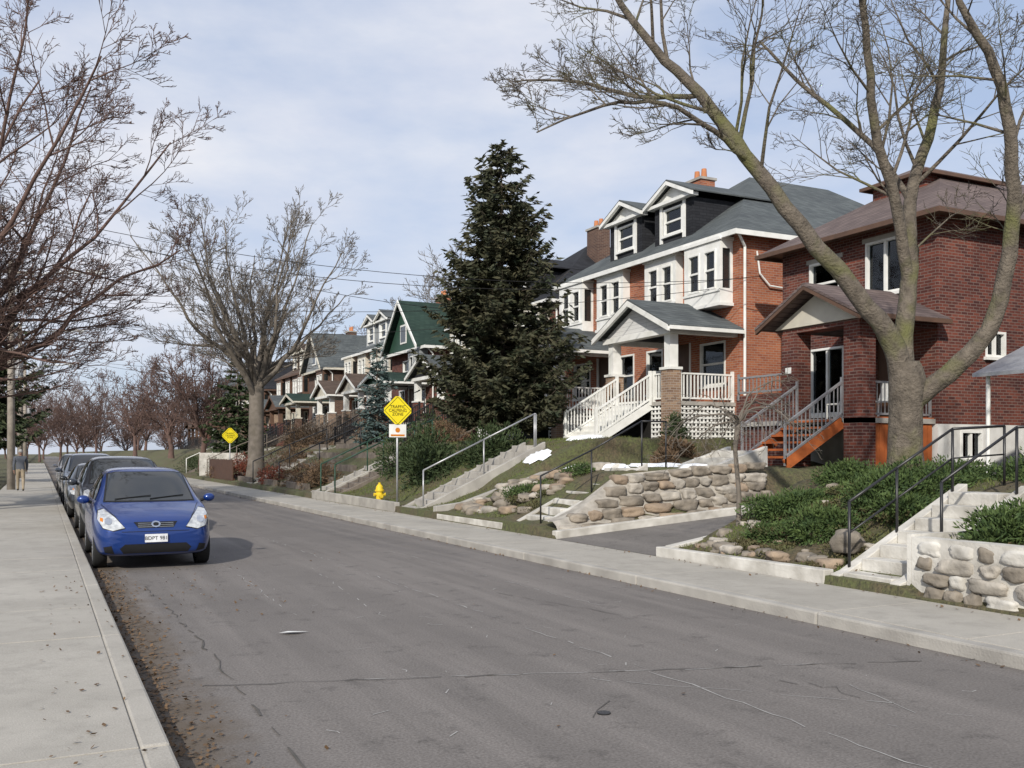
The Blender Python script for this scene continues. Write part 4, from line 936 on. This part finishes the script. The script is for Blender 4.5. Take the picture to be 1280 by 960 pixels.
    to = bpy.data.objects.new('plate_text', cu); COL.objects.link(to); to.parent = e; to.location = (0, -.037 * sy, .455 * sz); to.rotation_euler = (math.radians(90), 0, 0)
    mb = MB()
    for sg in (-1, 1):
        y = sw[0][0][0] + .02; mb.cyl((sg * .80, y, .97), (sg * .88, y, 1.0), .025)
    fin(mb.obj('mirror_arms', M['black_plastic']))
    for sg in (-1, 1):
        bm = bmesh.new(); bmesh.ops.create_uvsphere(bm, u_segments=16, v_segments=10, radius=1)
        for v in bm.verts: v.co = V3((sg * .925 + v.co.x * .09, sw[0][0][0] + v.co.y * .06 - .01, 1.02 + v.co.z * .068))
        m_ = bpy.data.meshes.new('mirror'); bm.to_mesh(m_); bm.free(); m_.materials.append(pm); m_.polygons.foreach_set('use_smooth', [True] * len(m_.polygons))
        o = bpy.data.objects.new('mirror', m_); COL.objects.link(o); fin(o)
    mb = MB()
    for (a, b_) in ((-.5, .02), (.0, .5)):
        P0 = bv.ray_cast(V3((a, -3, 1.02)), V3((0, 1, 0)))[0]; P1 = bv.ray_cast(V3((b_, -3, 1.07)), V3((0, 1, 0)))[0]
        if P0 and P1: mb.cyl(P0 + V3((0, -.025, .01)), P1 + V3((0, -.025, .01)), .008, n=6)
    fin(mb.obj('wipers', M['black_plastic']))
    mb = MB(); mr = MB(); md_ = MB()
    W = .80 if kind == 'hatch' else .83
    for yy in (wf, wr_):
        for sg in (-1, 1):
            prof = [(W - .17, wrad - .02), (W - .16, wrad), (W, wrad), (W + .02, wrad - .02), (W + .02, wrad - .09), (W, wrad - .095)]
            nseg = 32; b0 = len(mb.v)
            for i in range(nseg):
                t = 6.2832 * i / nseg
                for (xx, rr) in prof: mb.v.append(V3((sg * xx, yy + rr * math.cos(t), wrad + rr * math.sin(t))))
            k = len(prof)
            for i in range(nseg):
                for j in range(k - 1):
                    a = b0 + i * k + j; c_ = b0 + ((i + 1) % nseg) * k + j; mb.f.append([a, a + 1, c_ + 1, c_])
            md_.cyl((sg * (W - .16), yy, wrad), (sg * (W - .05), yy, wrad), wrad - .09, n=28)
            mr.cyl((sg * (W - .04), yy, wrad), (sg * (W + .012), yy, wrad), .07, .05, n=16)
            for q in range(7):
                t = 6.2832 * q / 7; mr.beam((sg * (W - .01), yy + .05 * math.cos(t), wrad + .05 * math.sin(t)), (sg * (W - .005), yy + (wrad - .1) * math.cos(t), wrad + (wrad - .1) * math.sin(t)), .045, .03)
            nn = 28
            for i in range(nn):
                t = 6.2832 * i / nn; t2 = 6.2832 * (i + 1) / nn; mr.beam((sg * (W), yy + (wrad - .10) * math.cos(t), wrad + (wrad - .10) * math.sin(t)), (sg * (W), yy + (wrad - .10) * math.cos(t2), wrad + (wrad - .10) * math.sin(t2)), .03, .02)
    fin(mb.obj('tyres', M['tire'], smooth=True)); fin(mr.obj('wheel_rims', M['alloy'])); fin(md_.obj('brake_discs', M['black_plastic']))
    return e
car('parked_car', (1.52, 14.8, 0), (0.006, 0.038, 0.20), 'hatch', (1.0, 1.0, .97))
car('parked_car', (1.6, 20.3, 0), (0.03, 0.035, 0.045), 'hatch', (1.08, 1.14, 1.08))
car('parked_car', (1.5, 27.0, 0), (0.02, 0.022, 0.025), 'sedan', (1, 1, 1))
car('parked_car', (1.55, 33.4, 0), (0.22, 0.24, 0.27), 'hatch', (1.08, 1.15, 1.12))
car('parked_car', (1.55, 40, 0), (0.10, 0.11, 0.13), 'sedan', (1, 1, 1.02))
car('parked_car', (1.55, 47, 0), (0.3, 0.3, 0.32), 'hatch', (1.0, 1.15, 1.1))

# ------------------------------------------------------------------ street furniture
def text(body, size, loc, parent, mt):
    cu = bpy.data.curves.new('lettering', 'FONT'); cu.body = body; cu.size = size; cu.align_x = 'CENTER'; cu.align_y = 'CENTER'; cu.extrude = .001; cu.materials.append(mt); cu.space_line = .85
    to = bpy.data.objects.new('lettering', cu); COL.objects.link(to); to.parent = parent; to.location = loc; to.rotation_euler = (math.radians(90), 0, 0)
def diamond_sign(loc, zc, r, extra):
    e = empty('traffic_sign', loc); x, y, z = loc
    mb = MB(); mb.cyl((x, y, z - .3), (x, y, zc + r * .8), .03, n=10); mb.obj('post', M['grey_metal'], e, True)
    mb = MB(); c = .06; pts = []
    for a in range(4):
        t = math.pi / 2 * a
        for dd in (-c, c):
            p = V3((math.cos(t) * r, 0, math.sin(t) * r)); q = V3((-math.sin(t), 0, math.cos(t))) * dd
            pts.append(V3((x, y - .045, zc)) + p * (1 - .06) + q)
    mb.prism(pts, (0, .008, 0)); mb.obj('diamond_plate', M['yellow'], e)
    mb = MB()
    for a in range(4):
        t = math.pi / 2 * a; t2 = t + math.pi / 2; k = r * .90
        mb.beam((x + k * math.cos(t), y - .048, zc + k * math.sin(t)), (x + k * math.cos(t2), y - .048, zc + k * math.sin(t2)), .003, .012)
    mb.obj('border', M['ink'], e)
    text('TRAFFIC\nCALMING\nZONE', .12 * r / .42, (0, -.05, zc - z), e, M['ink'])
    if extra:
        mb = MB(); mb.box(x - .25, x + .25, y - .045, y - .037, zc - .74, zc - .38); mb.obj('plate', M['white'], e, bevel=.002)
        mb = MB(); mb.box(x - .2, x + .2, y - .048, y - .0455, zc - .71, zc - .66); mb.cyl((x, y - .0475, zc - .54), (x, y - .0456, zc - .54), .07, n=20); mb.obj('plate_symbol', M['amber'], e)
diamond_sign((8.9, 25.3, .25), 2.87, .42, True)
diamond_sign((8.9, 51.4, .25), 2.6, .42, False)
hx, hy, hz = 8.72, 26.3, .13; e = empty('fire_hydrant', (hx, hy, hz)); mb = MB()
pf = [(.14, 0), (.14, .04), (.10, .05), (.10, .46), (.135, .47), (.135, .51), (.11, .52), (.10, .60), (.06, .66), (.035, .67), (.035, .72), (.0, .72)]
n = 20
for r_, z in pf:
    for i in range(n): t = 6.2832 * i / n; mb.v.append(V3((hx + r_ * math.cos(t), hy + r_ * math.sin(t), hz + z)))
for j in range(len(pf) - 1):
    for i in range(n): mb.f.append([j * n + i, j * n + (i + 1) % n, (j + 1) * n + (i + 1) % n, (j + 1) * n + i])
mb.cyl((hx - .15, hy, hz + .38), (hx + .15, hy, hz + .38), .045, n=12); mb.cyl((hx, hy - .17, hz + .34), (hx, hy, hz + .34), .06, n=12); mb.cyl((hx - .17, hy, hz + .38), (hx - .14, hy, hz + .38), .055, n=6); mb.cyl((hx + .14, hy, hz + .38), (hx + .17, hy, hz + .38), .055, n=6)
mb.obj('barrel_and_nozzles', M['hydrant'], e)
def pole(x, y, h, lamp=True):
    e = empty('street_lamp' if lamp else 'utility_pole', (x, y, .1)); mb = MB()
    mb.cyl((x, y, 0), (x, y, h), .17, .11, n=12); mb.obj('pole', M['wood_pole'], e, True)
    mb = MB(); mb.box(x - .9, x + .9, y - .14, y - .04, h - .6, h - .48); mb.obj('crossarm', M['wood_pole'], e)
    mb = MB(); mb.cyl((x + .30, y, h * .5), (x + .30, y, h * .5 + .7), .17, n=12); mb.box(x, x + .2, y - .04, y + .04, h * .54, h * .56); mb.obj('transformer', M['grey_metal'], e, False)
    if lamp:
        V = []; F = []; P = [V3((x, y, h - 1.6)), V3((x + .6, y, h - .9)), V3((x + 1.5, y, h - .45)), V3((x + 3.0, y, h - .35))]
        P, Q = smooth_pts(P, [.055] * 4, 4, R, 0); tube(V, F, P, Q, 8); mkobj('arm', V, F, M['lampgrey'], e, True)
        mb = MB(); c = V3((x + 3.35, y, h - .38))
        mb.prism([c + V3((-.4, -.12, .05)), c + V3((-.4, .12, .05)), c + V3((.3, .2, .05)), c + V3((.5, 0, .03)), c + V3((.3, -.2, .05))], (0, 0, .14)); mb.obj('lamp_head', M['lampgrey'], e, bevel=.03)
        mb = MB(); mb.cyl(c + V3((.1, 0, .05)), c + V3((.1, 0, -.1)), .17, .09, n=14); mb.obj('lamp_lens', M['headlamp'], e, True)
PO = [(-1.1, 46.5, 10.0), (-1.1, 67.5, 9.8), (-1.1, 90, 9.5)]
pole(-1.75, 30, 9.0, False)
for p in PO: pole(*p)
def wire(V, F, a, b_, sag, r=.012):
    a, b_ = V3(a), V3(b_); P = []
    for i in range(25):
        t = i / 24; p = a.lerp(b_, t); p.z -= sag * 4 * t * (1 - t); P.append(p)
    tube(V, F, P, [r] * 25, 4)
V = []; F = []
wire(V, F, (-1.7, 30, 8.6), (19.6, 23.4, 7.1), .9); wire(V, F, (-1.7, 30, 8.3), (19.4, 22.5, 7.0), 1.1); wire(V, F, (-1.7, 30, 8.7), (19.3, 36, 7.6), .8)
wire(V, F, (-1.1, 46.5, 9.0), (19.4, 24, 6.9), 1.0); wire(V, F, (-1.1, 46.5, 8.0), (19.3, 49.6, 7.2), .6); wire(V, F, (-1.1, 46.5, 7.8), (19.3, 37, 7.6), .9)
wire(V, F, (-1.1, 67.5, 8), (19.3, 61, 7.5), .7); wire(V, F, (-1.1, 67.5, 8.2), (19.3, 74, 7.3), .7); wire(V, F, (-1.1, 90, 8.2), (19.3, 86, 7.3), .7)
chain = [(-1.75, 5, 9), (-1.75, 30, 9.0)] + PO
for a, b_ in zip(chain, chain[1:]):
    for dx_, dz in ((-.8, -.45), (.8, -.45), (0, -1.6), (0, -2.0)): wire(V, F, (a[0] + dx_, a[1], a[2] + dz), (b_[0] + dx_, b_[1], b_[2] + dz), .5, .014)
mkobj('overhead_wires', V, F, M['black_plastic'])

# ------------------------------------------------------------------ pedestrian
def skin_obj(name, verts, edges, rads, root, sub=2):
    me = bpy.data.meshes.new(name); me.from_pydata(verts, edges, []); o = bpy.data.objects.new(name, me); COL.objects.link(o)
    md = o.modifiers.new('skin', 'SKIN'); md.use_smooth_shade = True
    for i, r_ in enumerate(rads): me.skin_vertices[0].data[i].radius = (r_, r_)
    me.skin_vertices[0].data[root].use_root = True
    s_ = o.modifiers.new('sub', 'SUBSURF'); s_.levels = sub; s_.render_levels = sub
    bpy.context.view_layer.update(); dg = bpy.context.evaluated_depsgraph_get(); m2 = bpy.data.meshes.new_from_object(o.evaluated_get(dg))
    bpy.data.objects.remove(o); return m2
px_, py_, pz_ = -.7, 44.0, .12
e = empty('pedestrian', (px_, py_, pz_))
vs = [(0, 0, .93), (0, .01, 1.12), (0, .02, 1.34), (0, .02, 1.44), (0, .03, 1.50),
      (-.09, 0, .88), (-.10, .14, .50), (-.10, .22, .12), (-.10, .34, .05),
      (.09, 0, .88), (.10, .02, .50), (.10, -.22, .14), (.10, -.12, .04),
      (-.19, .02, 1.38), (-.24, -.08, 1.12), (-.24, -.02, .88), (-.24, .0, .82),
      (.19, .02, 1.38), (.24, .10, 1.12), (.23, .22, .90), (.23, .24, .84)]
ed = [(0, 1), (1, 2), (2, 3), (3, 4), (0, 5), (5, 6), (6, 7), (7, 8), (0, 9), (9, 10), (10, 11), (11, 12), (2, 13), (13, 14), (14, 15), (15, 16), (2, 17), (17, 18), (18, 19), (19, 20)]
rd = [.15, .15, .17, .07, .055, .10, .07, .05, .04, .10, .07, .05, .04, .075, .055, .042, .03, .075, .055, .042, .03]
m2 = skin_obj('body', vs, ed, rd, 0)
for mm in (mat('trousers', (.34, .28, .2)), mat('jacket', (.11, .12, .14)), mat('skin_tone', (.45, .27, .2)), M['black_plastic']): m2.materials.append(mm)
for p in m2.polygons:
    c = p.center
    p.material_index = 3 if c.z < .09 else (0 if c.z < .90 and abs(c.x) < .19 else (2 if c.z > 1.46 or (abs(c.x) > .19 and c.z < .87) else 1)); p.use_smooth = True
o = bpy.data.objects.new('body', m2); COL.objects.link(o); o.parent = e
for sx_, hy_ in ((-1, 0.0), (1, .24)):
    hv = [(sx_ * .235, hy_, .84)]; he = []; hr = [.025]
    for k in range(5):
        oy = -.03 + .016 * k; ln_ = (.05, .085, .095, .09, .07)[k]
        i = len(hv); hv += [(sx_ * .235, hy_ + oy, .80), (sx_ * .232, hy_ + oy + .003 + (-.02 if k == 0 else 0), .80 - ln_ * .55), (sx_ * .222, hy_ + oy + .006 + (-.02 if k == 0 else 0), .80 - ln_)]
        he += [(0, i), (i, i + 1), (i + 1, i + 2)]; hr += [.012, .009, .008]
    m3 = skin_obj('hand', hv, he, hr, 0, 1); m3.materials.append(bpy.data.materials['skin_tone']); o = bpy.data.objects.new('hand', m3); COL.objects.link(o); o.parent = e
for (nm, c, s_, mm) in (('head', (0, .04, 1.60), (.075, .095, .115), bpy.data.materials['skin_tone']), ('hair', (0, .025, 1.625), (.083, .098, .105), mat('grey_hair', (.4, .39, .37))), ('nose', (0, .14, 1.59), (.014, .02, .02), bpy.data.materials['skin_tone']), ('ear', (.078, .035, 1.595), (.012, .02, .03), bpy.data.materials['skin_tone']), ('ear', (-.078, .035, 1.595), (.012, .02, .03), bpy.data.materials['skin_tone'])):
    bm = bmesh.new(); bmesh.ops.create_uvsphere(bm, u_segments=20, v_segments=14, radius=1)
    for v in bm.verts: v.co = V3(c) + V3((v.co.x * s_[0], v.co.y * s_[1], v.co.z * s_[2] * (1.0 if v.co.z > 0 or nm != 'hair' else .6)))
    m_ = bpy.data.meshes.new(nm); bm.to_mesh(m_); bm.free(); m_.materials.append(mm); m_.polygons.foreach_set('use_smooth', [True] * len(m_.polygons))
    o = bpy.data.objects.new(nm, m_); COL.objects.link(o); o.parent = e

# ------------------------------------------------------------------ world, sun, camera
sdir = V3((-.57, -.66, .52)).normalized()
W = bpy.data.worlds.new('World'); scene.world = W; W.use_nodes = True; nt = W.node_tree
bg = nt.nodes['Background']; sky = nt.nodes.new('ShaderNodeTexSky'); sky.sky_type = 'NISHITA'; sky.sun_disc = False
sky.sun_elevation = math.asin(sdir.z); sky.sun_rotation = math.atan2(sdir.x, sdir.y); sky.air_density = 1.0; sky.dust_density = 1.0
tc = nt.nodes.new('ShaderNodeTexCoord'); mp = nt.nodes.new('ShaderNodeMapping'); mp.inputs['Scale'].default_value = (1.0, 1.0, 2.6); mp.inputs['Rotation'].default_value = (0, .25, .4)
nt.links.new(tc.outputs['Generated'], mp.inputs[0])
f = ramp(nt, noise(nt, 2.0, 7, mp.outputs[0], .55), .38, .64)
f2 = ramp(nt, noise(nt, 5.0, 5, mp.outputs[0], .6), .3, .75)
cl = mixc(nt, f2, (7.5, 7.8, 8.9), (9.1, 9.2, 9.6))
base = mixc(nt, .6, sky.outputs[0], (6.0, 7.2, 9.8))
c = mixc(nt, f, base, cl); nt.links.new(c, bg.inputs[0]); bg.inputs[1].default_value = 0.098
sl = bpy.data.lights.new('sun', 'SUN'); sl.energy = 4.3; sl.angle = math.radians(1.0); sl.color = (1, .94, .85)
so = bpy.data.objects.new('sun', sl); COL.objects.link(so); so.rotation_euler = (-sdir).to_track_quat('-Z', 'Y').to_euler(); so.location = (0, -10, 30)
cam = bpy.data.cameras.new('camera'); co = bpy.data.objects.new('camera', cam); COL.objects.link(co)
cam.sensor_width = 36; cam.lens = 33.75; cam.shift_y = 86 / 1280; cam.clip_end = 3000; cam.clip_start = .05
co.location = (0, 0, 1.7); co.rotation_euler = (math.radians(90), 0, -math.radians(26.2)); scene.camera = co
scene.view_settings.view_transform = 'Standard'; scene.view_settings.look = 'None'; scene.view_settings.exposure = 0
print('FACES', sum(len(o.data.polygons) for o in bpy.data.objects if o.type == 'MESH'))
